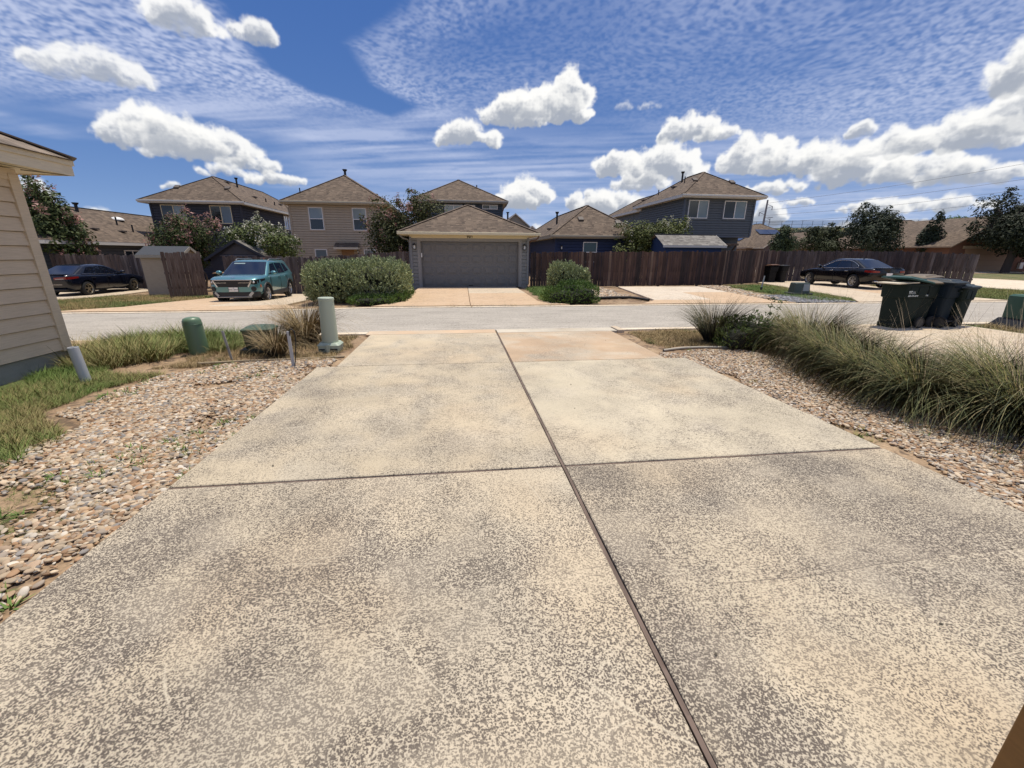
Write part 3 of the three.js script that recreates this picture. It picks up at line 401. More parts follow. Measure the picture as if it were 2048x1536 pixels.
{   // beige house
  const wall = siding(0.46, 0.38, 0.28), h = house({ label: 'beige two storey house with two sash windows under a brown hip roof', x0: -11.9, x1: -5.3, z0: -34, z1: -46, base: -0.3, eave: 5.12, pitch: 0.615, wall, roofTrim: mat(0.42, 0.37, 0.27, 0.6), lap: 0.17, boards: ['front', 'left'] });
  for (const [a, b, c, d] of [[-10.6, -9.62, 3.2, 4.74], [-7.55, -6.57, 3.2, 4.74], [-10.5, -9.64, 0.6, 1.86], [-6.98, -6.1, 0.6, 1.86]]) addWindow(h.t, a, b, c, d, 0.012, { trim: wall });
  const aw = grp('door_canopy', h.t); part('canopy_roof', merge([face([[-8.95, 2.02, 0.75], [-7.25, 2.02, 0.75], [-7.25, 2.34, 0.03], [-8.95, 2.34, 0.03]])]), M.shingle, aw); part('canopy_fascia', merge([bx(-8.97, -7.23, 1.86, 2.0, 0.7, 0.75), bx(-8.97, -8.92, 1.86, 1.98, 0.03, 0.7), bx(-7.28, -7.23, 1.86, 1.98, 0.03, 0.7), bx(-8.92, -7.28, 1.88, 1.92, 0.03, 0.7)]), M.trim, aw);
  part('door', rbx(-8.6, -7.7, -0.2, 1.82, 0.012, 0.05, 0.01), mat(0.26, 0.15, 0.07, 0.6), h.t); wallLamp(h.t, -7.4, 1.72, 0.03);
  spout(h.t, [[-12.2, 5.0, 0.42], [-12.0, 4.75, 0.2], [-11.95, 4.6, 0.1], [-11.95, 2, 0.1], [-11.95, -0.1, 0.1]], mat(0.42, 0.37, 0.29, 0.6), 0.045);
  ventPipe(h.t, -8.6, h.R0[1], -3.6, 0.45, 0.09); ventPipe(h.t, -11.2, h.onFront(-0.6) , -0.6, 0.32, 0.04, false); boxVent(h.t, -6.6, h.onRight(-6.6), -4.8, 0); ventPipe(h.t, -5.9, h.onRight(-5.9), -5, 0.4, 0.04, false);
}
{   // dark house on the left
  const wall = siding(0.036, 0.04, 0.055), h = house({ label: 'dark navy two storey house behind pink crape myrtle with pale eaves', x0: -22.6, x1: -16.3, z0: -36.6, z1: -52, base: -0.35, eave: 5.26, pitch: 0.60, over: 0.5, wall, boards: ['front', 'right'] });
  addWindow(h.t, -21.9, -20.2, 3.7, 4.98, 0.012, { split: 'v', frame: M.cream, trim: wall }); addWindow(h.t, -18.5, -17.0, 3.7, 4.98, 0.012, { split: 'v', frame: M.cream, trim: wall, upper: phys(0.05, 0.09, 0.14, 0.05, { clearcoat: 1 }) });
  for (let k = 0; k < 3; k++) sideWindow(h.t, -16.28, -8.6 - k * 1.1, 0.5, 3.7, 4.96, M.white, phys(0.2, 0.22, 0.3, 0.06, { clearcoat: 1 }));
  boxVent(h.t, -21.2, h.onFront(-1.3), -1.3, 0.54); boxVent(h.t, -17.6, h.onFront(-1.3), -1.3, 0.54); ventPipe(h.t, -18.6, h.onRight(-18.6), -5.2, 0.75, 0.07);
  boxVent(h.t, -18.9, h.onRight(-18.9), -4.2, 0); boxVent(h.t, -17.2, h.onRight(-17.2), -4.8, 0); boxVent(h.t, -17.1, h.onRight(-17.1), -10, 0); ventPipe(h.t, -16.9, h.onRight(-16.9), -6.3, 0.3, 0.05, false); ventPipe(h.t, -16.7, h.onRight(-16.7), -7.6, 0.3, 0.05, false);
}
{   // slate blue house behind the garage
  const wall = siding(0.05, 0.07, 0.095), h = house({ label: 'slate blue two storey house rising behind the detached garage roof', x0: -3.3, x1: 3.9, z0: -38, z1: -52, base: 0, eave: 5.82, pitch: 0.53, wall, roofTrim: mat(0.30, 0.30, 0.27, 0.6) });
  addWindow(h.t, -0.95, 0.55, 4.4, 5.5, 0.012, { split: 'v', trim: wall, upper: M.blind, lower: M.blind }); addWindow(h.t, 0.7, 1.6, 4.4, 5.5, 0.012, { trim: wall, lower: M.blind }); addWindow(h.t, 2.2, 3.5, 5.2, 5.56, 0.012, { split: 'v' });
  spout(h.t, [[4.3, 5.68, 0.4], [4.15, 5.4, 0.2], [3.96, 5.2, 0.05], [3.96, 2, 0.05], [3.96, 0.1, 0.05]], mat(0.12, 0.07, 0.06, 0.5), 0.05); ventPipe(h.t, 1.9, h.onRight(1.9), -2.9, 0.35, 0.05, false); boxVent(h.t, -0.6, h.onLeft(-0.6) - 0.04, -4.4, 0);
}
{   // navy bungalow
  const wall = siding(0.018, 0.034, 0.095), h = house({ name: 'bungalow', label: 'navy blue bungalow with brown hip roof to the right of the garage', x0: 6.35, x1: 12.1, z0: -28, z1: -43, base: 0, eave: 2.78, pitch: 0.64, over: 0.45, wall, roofTrim: mat(0.34, 0.30, 0.22, 0.6) });
  addWindow(h.t, 8.2, 9.15, 1.1, 2.38, 0.012, { lower: phys(0.03, 0.05, 0.05, 0.06), upper: phys(0.05, 0.08, 0.075, 0.06) }); wallLamp(h.t, 6.75, 2.02, 0.02);
  ventPipe(h.t, 7.4, h.onLeft(7.4) - 0.1, -4.4, 0.95, 0.07); boxVent(h.t, 8.3, h.onFront(-1.2), -1.2, 0.57); boxVent(h.t, 10.8, h.onFront(-0.9), -0.9, 0.57); boxVent(h.t, 6.7, h.onLeft(6.7), -3.5, 0);
}
{   // grey blue house on the right, upper storey overhanging
  const wall = siding(0.10, 0.118, 0.135), h = house({ label: 'grey blue two storey house with overhanging upper floor and sliding windows', x0: 16.0, x1: 21.35, z0: -30, z1: -37.6, base: 2.95, eave: 5.62, pitch: 0.62, over: 0.5, wall, boards: ['front', 'left'], lap: 0.17, cornerMat: mat(0.085, 0.105, 0.135, 0.7) });
  part('wall', bx(16.1, 20.95, -0.1, 2.86, -7.5, -0.7), wall, h.t); sidingWall(h.t, [16.2, -0.7], [20.9, -0.7], 0, 2.84, [0, 1], wall, 0.17, 0.04); part('floor_beam', bx(16.0, 21.35, 2.84, 2.96, -7.5, 0.02), mat(0.085, 0.105, 0.135, 0.7), h.t);
  part('rear_wing', bx(16.3, 20.5, -0.1, 5.3, -16, -7.56), siding(0.10, 0.118, 0.135), h.t); 
  for (const [a, b] of [[16.3, 17.8], [19.0, 20.7]]) addWindow(h.t, a, b, 4.1, 5.3, 0.012, { split: 'v', trim: wall, upper: phys(0.12, 0.17, 0.19, 0.05, { clearcoat: 1 }) });
  const pc = grp('porch_canopy', h.t); part('canopy_roof', uvm(merge([bx(18.9, 20.4, 2.28, 2.42, -0.7, 0.3)])), M.shingle, pc); part('canopy_bracket', bar([20.25, 1.5, -0.6], [20.25, 2.25, 0.2], 0.09, 0.09), M.darkBark, pc);
  part('wall_outlet', cyl(20.3, 2.3, 2.36, -0.66, 0.05), M.white, h.t).rotation.set(0, 0, 0);
  hipRoof(h.t, 15.9, 20.9, -7.2, -16.4, 5.42, 0.6, { trim: M.paleTrim, fh: 0.2, gutter: false });
  boxVent(h.t, 17.3, h.onFront(-1.4), -1.4, 0.55); boxVent(h.t, 20.1, h.onFront(-1.2), -1.2, 0.55); ventPipe(h.t, 18.0, h.onLeft(18.0), -4.6, 0.75, 0.07); ventPipe(h.t, 17.6, h.onLeft(17.6), -3.4, 0.45, 0.04, false); boxVent(h.t, 17.2, h.onLeft(17.2), -4.2, 0); ventPipe(h.t, 16.6, h.onLeft(16.6), -5.6, 0.4, 0.04, false); boxVent(h.t, 16.8, h.onLeft(16.8) - 0.2, -8.8, 0);
}
{   // long bungalow at the far left
  const wall = siding(0.06, 0.068, 0.075), h = house({ name: 'bungalow', label: 'dark grey bungalow with long brown roof at the far left', x0: -29.6, x1: -22.3, z0: -25.5, z1: -47, base: -0.45, eave: 2.2, pitch: 0.56, over: 0.45, wall, boards: ['right'], roofTrim: M.paleTrim });
  sideWindow(h.t, -22.27, -7.6, 0.75, 0.6, 1.7, M.paleTrim, M.pane); sideWindow(h.t, -22.27, -11.5, 1.3, 1.2, 1.72, M.paleTrim, M.pane);
  ventPipe(h.t, -25.4, h.onRight(-25.4), -8.2, 0.55, 0.09); ventPipe(h.t, -24.0, h.onRight(-24.0), -9.4, 0.55, 0.05, false); ventPipe(h.t, -23.2, h.onRight(-23.2), -9.6, 0.5, 0.05, false); for (const [x, z] of [[-23.2, -6.2], [-23.1, -8.4], [-23.0, -10.8], [-22.9, -12.6]]) boxVent(h.t, x, h.onRight(x), z, 0);
  const sk = part('skylight_tube', new THREE.SphereGeometry(0.45, 16, 8, 0, 6.3, 0, 1.57), M.white, h.t, [-24.9, h.onRight(-24.9) - 0.1, -10.8]); sk.scale.set(1, 0.55, 1);
}
// --- gabled buildings: gable end faces +z (or +x when turned)
function gable(name, label, category, pos, turn, w, d, wallH, pitch, over, wallM, roofM, trimM, opt = {}) {
  const t = thing(name, label, category, pos, turn), h = (w / 2 + over) * pitch, top = wallH, hw = w / 2;
  const tri = [[-hw, 0, 0], [hw, 0, 0], [hw, top, 0], [0, top + hw * pitch, 0], [-hw, top, 0]];
  part('wall', merge([face(tri), face(tri.map(([x, y]) => [-x, y, -d])), face([[hw, 0, 0], [hw, 0, -d], [hw, top, -d], [hw, top, 0]]), face([[-hw, 0, -d], [-hw, 0, 0], [-hw, top, 0], [-hw, top, -d]])]), wallM, t);
  const e = hw + over, ye = top - over * pitch + 0.03, yr = top + hw * pitch + 0.03;
  part('roof', merge([face([[e, ye, over], [e, ye, -d - over], [0, yr, -d - over], [0, yr, over]]), face([[-e, ye, -d - over], [-e, ye, over], [0, yr, over], [0, yr, -d - over]])]), roofM, t);
  part('barge_board', merge([bar([-e, ye - 0.07, over], [0, yr - 0.07, over], 0.03, 0.12), bar([e, ye - 0.07, over], [0, yr - 0.07, over], 0.03, 0.12)]), trimM, t);
  part('fascia', merge([bx(e - 0.02, e + 0.015, ye - 0.13, ye - 0.005, -d - over, over), bx(-e - 0.015, -e + 0.02, ye - 0.13, ye - 0.005, -d - over, over)]), trimM, t);
  if (opt.ridge) part('ridge_cap', bar([0, yr + 0.01, over], [0, yr + 0.01, -d - over], 0.18, 0.03), opt.ridge, t);
  return t;
}
{   // garden sheds
  const s1 = gable('garden_shed', 'small beige garden shed with dark roof behind a leaning fence panel', 'shed', [-12.95, -0.36, -22.9], Math.PI / 2, 1.3, 1.75, 1.86, 0.52, 0.12, siding(0.42, 0.33, 0.24), mat(0.045, 0.05, 0.058, 0.8), mat(0.34, 0.30, 0.24, 0.7));
  sidingWall(s1, [0.655, -1.73], [0.655, -0.02], 0, 1.3, [1, 0], siding(0.42, 0.33, 0.24), 0.13); for (const z of [0, -1.75]) part('corner_board', bx(0.62, 0.70, 0, 1.84, z - 0.06, z + 0.06), siding(0.44, 0.35, 0.26), s1);
  const s2 = gable('garden_shed', 'dark navy shed with gable front and grey shingles behind the SUV', 'shed', [-11.75, -0.36, -25.2], 0, 2.9, 3.2, 1.72, 0.6, 0.22, mat(0.03, 0.032, 0.045, 0.7), M.slateLight, mat(0.028, 0.03, 0.042, 0.7));
  part('gable_panel', face([[-0.85, 1.86, 0.02], [0.85, 1.86, 0.02], [0, 2.42, 0.02]]), mat(0.075, 0.068, 0.07, 0.8), s2); part('gable_rail', bx(-0.95, 0.95, 1.76, 1.83, 0.005, 0.03), mat(0.10, 0.10, 0.12, 0.7), s2);
  const dk = grp('roof_lantern', s2); part('lantern_wall', bx(0.5, 1.1, 1.9, 2.28, -1.9, -0.5), mat(0.2, 0.22, 0.24, 0.7), dk); for (const z of [-0.75, -1.2, -1.65]) part('pane', bx(1.1, 1.115, 2.02, 2.24, z - 0.17, z + 0.17), M.pane, dk);
  const s3 = gable('garden_shed', 'navy blue shed with low grey shingle roof above the right fence', 'shed', [15.75, 0, -25.6], Math.PI / 2, 2.2, 3.6, 2.22, 0.5, 0.2, siding(0.014, 0.04, 0.12), M.slateLight, M.paleTrim, { ridge: mat(0.10, 0.10, 0.105, 0.8) });
}
{   // far houses
  const a = gable('house', 'distant tan gabled house seen between garage roof and navy bungalow', 'house', [8.2, 0, -62], 0, 7.5, 10, 4.0, 0.8, 0.3, mat(0.26, 0.24, 0.2, 0.8), M.shingle, M.paleTrim);
  part('gable_vent', bx(-0.35, 0.35, 4.8, 5.6, 0.01, 0.05), mat(0.12, 0.14, 0.15, 0.7), a); ventPipe(a, -0.9, 6.3, -1.5, 1.0, 0.12);
  part('lower_gable', face([[0.2, 0, 1.2], [4.2, 0, 1.2], [4.2, 3.6, 1.2], [2.2, 5.2, 1.2], [0.2, 3.6, 1.2]]), mat(0.25, 0.225, 0.19, 0.8), a); part('lower_gable_trim', merge([bar([0.0, 3.5, 1.25], [2.2, 5.3, 1.25], 0.05, 0.16), bar([4.4, 3.5, 1.25], [2.2, 5.3, 1.25], 0.05, 0.16)]), M.paleTrim, a);
  const b = house({ label: 'distant brown roofed house with solar panels above the right fence', x0: 42.5, x1: 55, z0: -60, z1: -74, base: 0, eave: 2.75, pitch: 0.56, wall: mat(0.2, 0.15, 0.11, 0.8), boards: [], roofTrim: mat(0.32, 0.26, 0.2, 0.7) });
  for (const [x, z] of [[47.4, -3.6], [49.2, -3.6], [48.2, -1.9], [50.0, -1.9]]) { const o = part('solar_panel', rbx(-0.95, 0.95, 0.02, 0.07, -0.75, 0.75, 0.01), phys(0.012, 0.016, 0.03, 0.15, { clearcoat: 1 }), b.t, [x, b.onFront(z) + 0.06, z]); o.rotation.x = Math.atan(0.56); }
  for (const [x, z] of [[43.8, -4.5], [43.2, -6.4]]) { const o = part('solar_panel', rbx(-0.75, 0.75, 0.02, 0.07, -0.9, 0.9, 0.01), phys(0.012, 0.016, 0.03, 0.15, { clearcoat: 1 }), b.t, [x + 0.6, b.onLeft(x + 0.6) + 0.06, z]); o.rotation.z = Math.atan(0.56); }
  const gb = gable('house', 'distant low brown house with pointed gable left of the solar panels', 'house', [45.6, 0, -57.5], 0, 4.2, 6, 2.9, 0.72, 0.35, mat(0.12, 0.095, 0.085, 0.8), M.shingle, M.trim);
  const c = house({ name: 'bungalow', label: 'distant brown roofed bungalow behind the narrow tree', x0: 67, x1: 84, z0: -60, z1: -74, base: 0, eave: 3.3, pitch: 0.56, wall: mat(0.05, 0.05, 0.055, 0.8), boards: [], roofTrim: mat(0.33, 0.28, 0.21, 0.7) }); ventPipe(c.t, 74.2, c.R0[1] - 0.1, -7.6, 1.1, 0.14);
  const e = house({ name: 'bungalow', label: 'distant tan bungalow roof behind the round dark oak', x0: 56.5, x1: 66, z0: -66, z1: -80, base: 0, eave: 3.0, pitch: 0.5, wall: mat(0.16, 0.13, 0.1, 0.8), boards: [], roofTrim: mat(0.33, 0.28, 0.21, 0.7) });
  const f = gable('brick_house', 'brick house with tan garage door behind the big right tree', 'house', [60.6, 0, -42.2], 0, 12.5, 12, 2.9, 0.5, 0.5, mat(0.17, 0.085, 0.055, 0.9), M.shingle, mat(0.33, 0.25, 0.17, 0.7));
  const gd = grp('garage_door', f); for (let k = 0; k < 4; k++) part('door_section', rbx(-4.2, 1.6, 0.02 + k * 0.6, 0.61 + k * 0.6, 0.02, 0.06, 0.012), mat(0.36, 0.235, 0.15, 0.7), gd); part('door_lintel', bx(-4.6, 2.0, 2.44, 2.75, 0.01, 0.1), mat(0.42, 0.33, 0.23, 0.7), f);
  part('wall_box', rbx(3.4, 3.9, 0.3, 1.0, 0, 0.25, 0.03), M.white, f);
}
// --- the neighbour's house at the left edge
{
  const t = thing('neighbour_house', 'beige lap sided house corner with white eave at the left edge', 'house', [-6.0, 0, -7.06]);
  const wall = siding(0.62, 0.495, 0.345), tr = siding(0.64, 0.515, 0.36), y0 = 0.17, y1 = 2.6, eav = new THREE.MeshStandardMaterial({ color: rgb(0.70, 0.60, 0.43), map: grainTile, roughness: 0.6 });
  part('wall', bx(-7, -0.02, y0, 2.66, 0.02, 9), wall, t); part('foundation', bx(-7, 0.0, -0.3, y0 - 0.006, -0.0, 1.1), M.foundation, t); part('foundation', bx(-7, 0.0, -0.3, y0 - 0.006, 1.108, 9), M.foundation, t);
  const lap = 0.187, g = uvm(new THREE.BoxGeometry(9, lap - 0.008, 0.024));
  for (let k = 0; k < 13; k++) { const o = part('siding_board', g, wall, t, [0.018, y0 + lap * (k + 0.5) + 0.004, 4.58]); o.rotation.order = 'YXZ'; o.rotation.y = Math.PI / 2; o.rotation.x = -Math.atan2(0.026, lap); }
  part('corner_board', uvm(merge([rbx(-0.01, 0.055, y0 - 0.01, 2.6, -0.03, 0.115, 0.006), rbx(-0.14, -0.01, y0 - 0.01, 2.6, -0.03, 0.02, 0.006)])), tr, t); part('frieze', uvm(rbx(-0.02, 0.045, 2.52, 2.665, -0.02, 9, 0.006)), tr, t);
  const e = 0.40, ez = -0.5, ys = 2.665, yt = 2.865;
  part('soffit', uvm(merge([bx(-7, e - 0.02, ys + 0.012, ys + 0.03, ez + 0.02, 9)])), eav, t);
  part('fascia', uvm(merge([bx(e - 0.022, e, ys, yt, ez, 9), bx(-7, e - 0.022, ys, yt, ez, ez + 0.022)])), eav, t);
  part('drip_board', uvm(merge([bx(e, e + 0.02, yt - 0.065, yt + 0.004, ez - 0.02, 9), bx(-7, e, yt - 0.065, yt + 0.004, ez - 0.02, ez)])), eav, t);
  part('eave_bead', merge([bar([0.06, ys + 0.006, -0.08], [e - 0.03, ys + 0.006, ez + 0.03], 0.012, 0.012), bx(0.2, 0.206, ys + 0.004, ys + 0.012, -0.25, 9)]), mat(0.2, 0.18, 0.15, 0.8), t);
  // roof plane towards the drive in single shingles over a deck, the hip running back from the corner
  const p = 0.45, run = 3.6, roof = part('roof', merge([face([[e + 0.03, yt + 0.006, 9], [e + 0.03, yt + 0.006, ez - 0.03], [e - run, yt + run * p, ez + run], [e - run, yt + run * p, 9]]), face([[e + 0.03, yt + 0.006, ez - 0.03], [-7, yt + 0.006, ez - 0.03], [-7, yt + run * p, ez + run], [e - run, yt + run * p, ez + run]])]), M.shingle, t);
  const R = rng(8), tones = [0, 1, 2, 3].map((k) => mat(0.15 + 0.035 * k, 0.118 + 0.027 * k, 0.09 + 0.02 * k, 0.95, { bumpMap: speckTile, bumpScale: 0.004 })), sl = Math.atan(p), cs = 0.145;
  const sg = [0.18, 0.26, 0.34].map((w) => new THREE.BoxGeometry(cs * 1.25, 0.011, w - 0.006)), sgw = [0.18, 0.26, 0.34];
  for (let row = 0; row < 10; row++) { const ux = (row + 0.35) * cs * Math.cos(sl), zs = ez - 0.03 + ux; let z = zs + 0.02 + 0.1 * R(); while (z < zs + 4.2) { const k = (R() * 3) | 0, o = part('shingle', sg[k], tones[(R() * 4) | 0], roof, [e + 0.03 - ux, yt + 0.024 + ux * p + 0.002 * R(), z + sgw[k] / 2]); o.rotation.z = -sl - 0.04 - 0.012 * R(); z += sgw[k]; } }
  part('hip_cap', bar([e + 0.04, yt + 0.03, ez - 0.04], [e - run, yt + run * p + 0.03, ez + run], 0.24, 0.018), tones[1], roof);
}
// ---------- wooden fences, one mesh a picket ----------
const picketShapes = [1.78, 1.80, 1.76, 1.82].map((h, k) => { const w = 0.068, c = 0.022, s = new THREE.Shape([[-w, 0], [w, 0], [w, h - c], [w - c, h], [-w + c, h], [-w, h - c]].map(([x, y]) => new THREE.Vector2(x, y))); const g = uvm(new THREE.ExtrudeGeometry(s, { depth: 0.016, bevelEnabled: false })), uv = g.attributes.uv; for (let i = 0; i < uv.count; i++) uv.setXY(i, uv.getX(i) * 1.0 + 0.137 * k + 0.05, uv.getY(i) * 0.5 + 0.21 * k); return g; });
const stain = { brown: [wood(0.09, 0.054, 0.042), wood(0.058, 0.036, 0.03), wood(0.115, 0.07, 0.052), wood(0.20, 0.145, 0.11), wood(0.035, 0.025, 0.024), wood(0.085, 0.052, 0.043), wood(0.055, 0.036, 0.032)], grey: [wood(0.125, 0.105, 0.10), wood(0.08, 0.064, 0.06), wood(0.20, 0.17, 0.155), wood(0.085, 0.068, 0.066), wood(0.13, 0.10, 0.088)], dark: [wood(0.075, 0.062, 0.066), wood(0.055, 0.046, 0.052), wood(0.095, 0.08, 0.082), wood(0.065, 0.05, 0.052)], tan: [wood(0.16, 0.115, 0.09), wood(0.13, 0.095, 0.078), wood(0.19, 0.14, 0.11)] };  // palest brown pickets: sun streaks on the boards put into the colour
function fence(label, a, b, tone, { hA = 1, hB = 1, seed = 1, yA, yB, front = 1, step = 0.142 } = {}) {
  const R = rng(seed), dx = b[0] - a[0], dz = b[1] - a[1], len = Math.hypot(dx, dz), n = Math.round(len / step), turn = Math.atan2(-dz, dx);
  const t = thing('wooden_fence', label, 'fence', [a[0], 0, a[1]], turn, 'weathered picket fences across the street'), M_ = stain[tone];
  const gyAt = (s) => { const u = s / len; return yA !== undefined ? lerp(yA, yB, u) : gy(a[0] + dx * u, a[1] + dz * u); };
  let run = 0, m = M_[0];
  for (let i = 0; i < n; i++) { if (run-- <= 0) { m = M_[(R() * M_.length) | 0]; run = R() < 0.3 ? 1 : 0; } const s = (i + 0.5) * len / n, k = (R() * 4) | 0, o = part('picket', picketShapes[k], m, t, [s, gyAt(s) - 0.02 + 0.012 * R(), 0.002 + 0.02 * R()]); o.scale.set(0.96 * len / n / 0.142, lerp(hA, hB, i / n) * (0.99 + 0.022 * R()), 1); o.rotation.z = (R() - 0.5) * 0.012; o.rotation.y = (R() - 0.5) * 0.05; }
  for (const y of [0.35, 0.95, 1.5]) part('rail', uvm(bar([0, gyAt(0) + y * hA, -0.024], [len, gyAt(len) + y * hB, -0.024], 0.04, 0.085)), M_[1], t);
  for (let s = 0.05; s < len; s += 2.4) part('post', uvm(bx(s, s + 0.09, gyAt(s) - 0.1, gyAt(s) + 1.7 * hA, -0.14, -0.05)), M_[1], t);
  return t;
}
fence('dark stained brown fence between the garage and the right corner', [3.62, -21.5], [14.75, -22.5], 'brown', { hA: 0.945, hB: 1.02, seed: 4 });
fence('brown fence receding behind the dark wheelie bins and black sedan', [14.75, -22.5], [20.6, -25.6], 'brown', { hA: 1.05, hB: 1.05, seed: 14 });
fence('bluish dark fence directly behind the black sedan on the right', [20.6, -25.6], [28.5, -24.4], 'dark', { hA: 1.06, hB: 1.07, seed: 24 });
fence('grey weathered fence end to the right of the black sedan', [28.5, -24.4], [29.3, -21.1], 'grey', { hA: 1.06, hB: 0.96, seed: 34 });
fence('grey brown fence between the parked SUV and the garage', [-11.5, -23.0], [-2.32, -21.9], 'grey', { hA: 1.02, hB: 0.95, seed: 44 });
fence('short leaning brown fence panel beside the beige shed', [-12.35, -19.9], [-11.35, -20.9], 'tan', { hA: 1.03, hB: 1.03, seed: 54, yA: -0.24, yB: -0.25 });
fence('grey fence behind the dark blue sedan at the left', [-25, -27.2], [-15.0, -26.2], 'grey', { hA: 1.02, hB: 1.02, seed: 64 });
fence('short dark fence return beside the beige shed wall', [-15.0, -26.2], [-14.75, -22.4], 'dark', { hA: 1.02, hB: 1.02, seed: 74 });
// ---------- cars: front at +z, origin on the ground between the axles ----------
function loftZ(st) {   // st: [z, [[x, y] ... from the bottom middle to the top middle]]
  const ring = ([z, h]) => [...h.map(([x, y]) => [x, y, z]), ...h.slice(1, -1).reverse().map(([x, y]) => [-x, y, z])], rings = st.map(ring), n = rings[0].length, pos = rings.flat(2), idx = [];
  for (let i = 0; i < rings.length - 1; i++) for (let j = 0; j < n; j++) { const a = i * n + j, b = i * n + (j + 1) % n, c = b + n, d = a + n; idx.push(a, b, c, a, c, d); }
  const cap = (k, flip) => { const m = [0, 0, st[k][0]]; let y = 0; for (const p of rings[k]) y += p[1] / n; m[1] = y; const c = pos.length / 3; pos.push(...m); for (let j = 0; j < n; j++) { const a = k * n + j, b = k * n + (j + 1) % n; if (flip) idx.push(c, b, a); else idx.push(c, a, b); } };
  cap(0, true); cap(rings.length - 1, false);
  const g = new THREE.BufferGeometry(); g.setAttribute('position', new THREE.Float32BufferAttribute(pos, 3)); g.setIndex(idx); g.computeVertexNormals(); return g;
}
function loftY(rings) {   // rings: [y, [[x, z] ...]] closed
  const n = rings[0][1].length, pos = rings.flatMap(([y, p]) => p.flatMap(([x, z]) => [x, y, z])), idx = [];
  for (let i = 0; i < rings.length - 1; i++) for (let j = 0; j < n; j++) { const a = i * n + j, b = i * n + (j + 1) % n, c = b + n, d = a + n; idx.push(a, c, b, a, d, c); }
  const c = pos.length / 3; const top = rings[rings.length - 1]; let mx = 0, mz = 0; for (const p of top[1]) { mx += p[0] / n; mz += p[1] / n; } pos.push(mx, top[0], mz); for (let j = 0; j < n; j++) idx.push(c, (rings.length - 1) * n + (j + 1) % n, (rings.length - 1) * n + j);
  const c2 = pos.length / 3, bot = rings[0]; mx = mz = 0; for (const p of bot[1]) { mx += p[0] / n; mz += p[1] / n; } pos.push(mx, bot[0], mz); for (let j = 0; j < n; j++) idx.push(c2, j, (j + 1) % n);
  const g = new THREE.BufferGeometry(); g.setAttribute('position', new THREE.Float32BufferAttribute(pos, 3)); g.setIndex(idx); g.computeVertexNormals(); return g;
}
const rrect = (x0, x1, z0, z1, r, k = 4) => { const o = []; for (const [cx, cz, a] of [[x1 - r, z1 - r, 0], [x0 + r, z1 - r, 1], [x0 + r, z0 + r, 2], [x1 - r, z0 + r, 3]]) for (let i = 0; i <= k; i++) { const t = (a + i / k) * Math.PI / 2; o.push([cx + r * Math.cos(t), cz + r * Math.sin(t)]); } return o; };
const crease = (g, a = 0.55) => { const q = g.clone(); q.deleteAttribute('normal'); if (q.attributes.uv) q.deleteAttribute('uv'); return toCreasedNormals(q.index ? q.toNonIndexed() : q, a); };
function flatPoly(pts, map) { const s = new THREE.Shape(pts.map(([a, b]) => new THREE.Vector2(a, b))), g = new THREE.ShapeGeometry(s), p = g.attributes.position; for (let i = 0; i < p.count; i++) p.setXYZ(i, ...map(p.getX(i), p.getY(i))); g.computeVertexNormals(); return g; }
const ev = new Evaluator(); ev.attributes = ['position', 'normal']; ev.useGroups = false;
function wheel(parent, side, z, x, r, w, spokes, rimM) {
  const g = grp('wheel', parent); g.position.set(x, r, z); g.rotation.y = side > 0 ? 0 : Math.PI;   // outer face towards +x of the group
  const prof = [[0.66, -0.5], [0.9, -0.5], [0.985, -0.4], [1, -0.2], [1, 0.2], [0.985, 0.4], [0.9, 0.5], [0.66, 0.5]].map(([a, b]) => new THREE.Vector2(a * r, b * w)), ty = new THREE.LatheGeometry(prof, 32).rotateZ(-Math.PI / 2); part('tyre', ty, M.rubber, g);
  const ri = r * 0.67, gg = [new THREE.LatheGeometry([[ri, -w * 0.45], [ri * 1.02, w * 0.46], [ri * 0.93, w * 0.47], [ri * 0.88, w * 0.3]].map(([a, b]) => new THREE.Vector2(a, b)), 32).rotateZ(-Math.PI / 2), new THREE.CylinderGeometry(ri * 0.2, ri * 0.22, 0.04, 16).rotateZ(-Math.PI / 2).translate(w * 0.42, 0, 0)];
  for (let k = 0; k < spokes; k++) for (const d of [-0.16, 0.16]) gg.push(new THREE.BoxGeometry(0.022, ri * 0.8, ri * 0.11).translate(w * 0.41, ri * 0.52, 0).rotateX(k / spokes * 6.2832 + d));
  part('rim', merge(gg), rimM, g); part('brake_disc', new THREE.CylinderGeometry(ri * 0.9, ri * 0.9, 0.02, 24).rotateZ(Math.PI / 2).translate(w * 0.1, 0, 0), M.black, g);
}
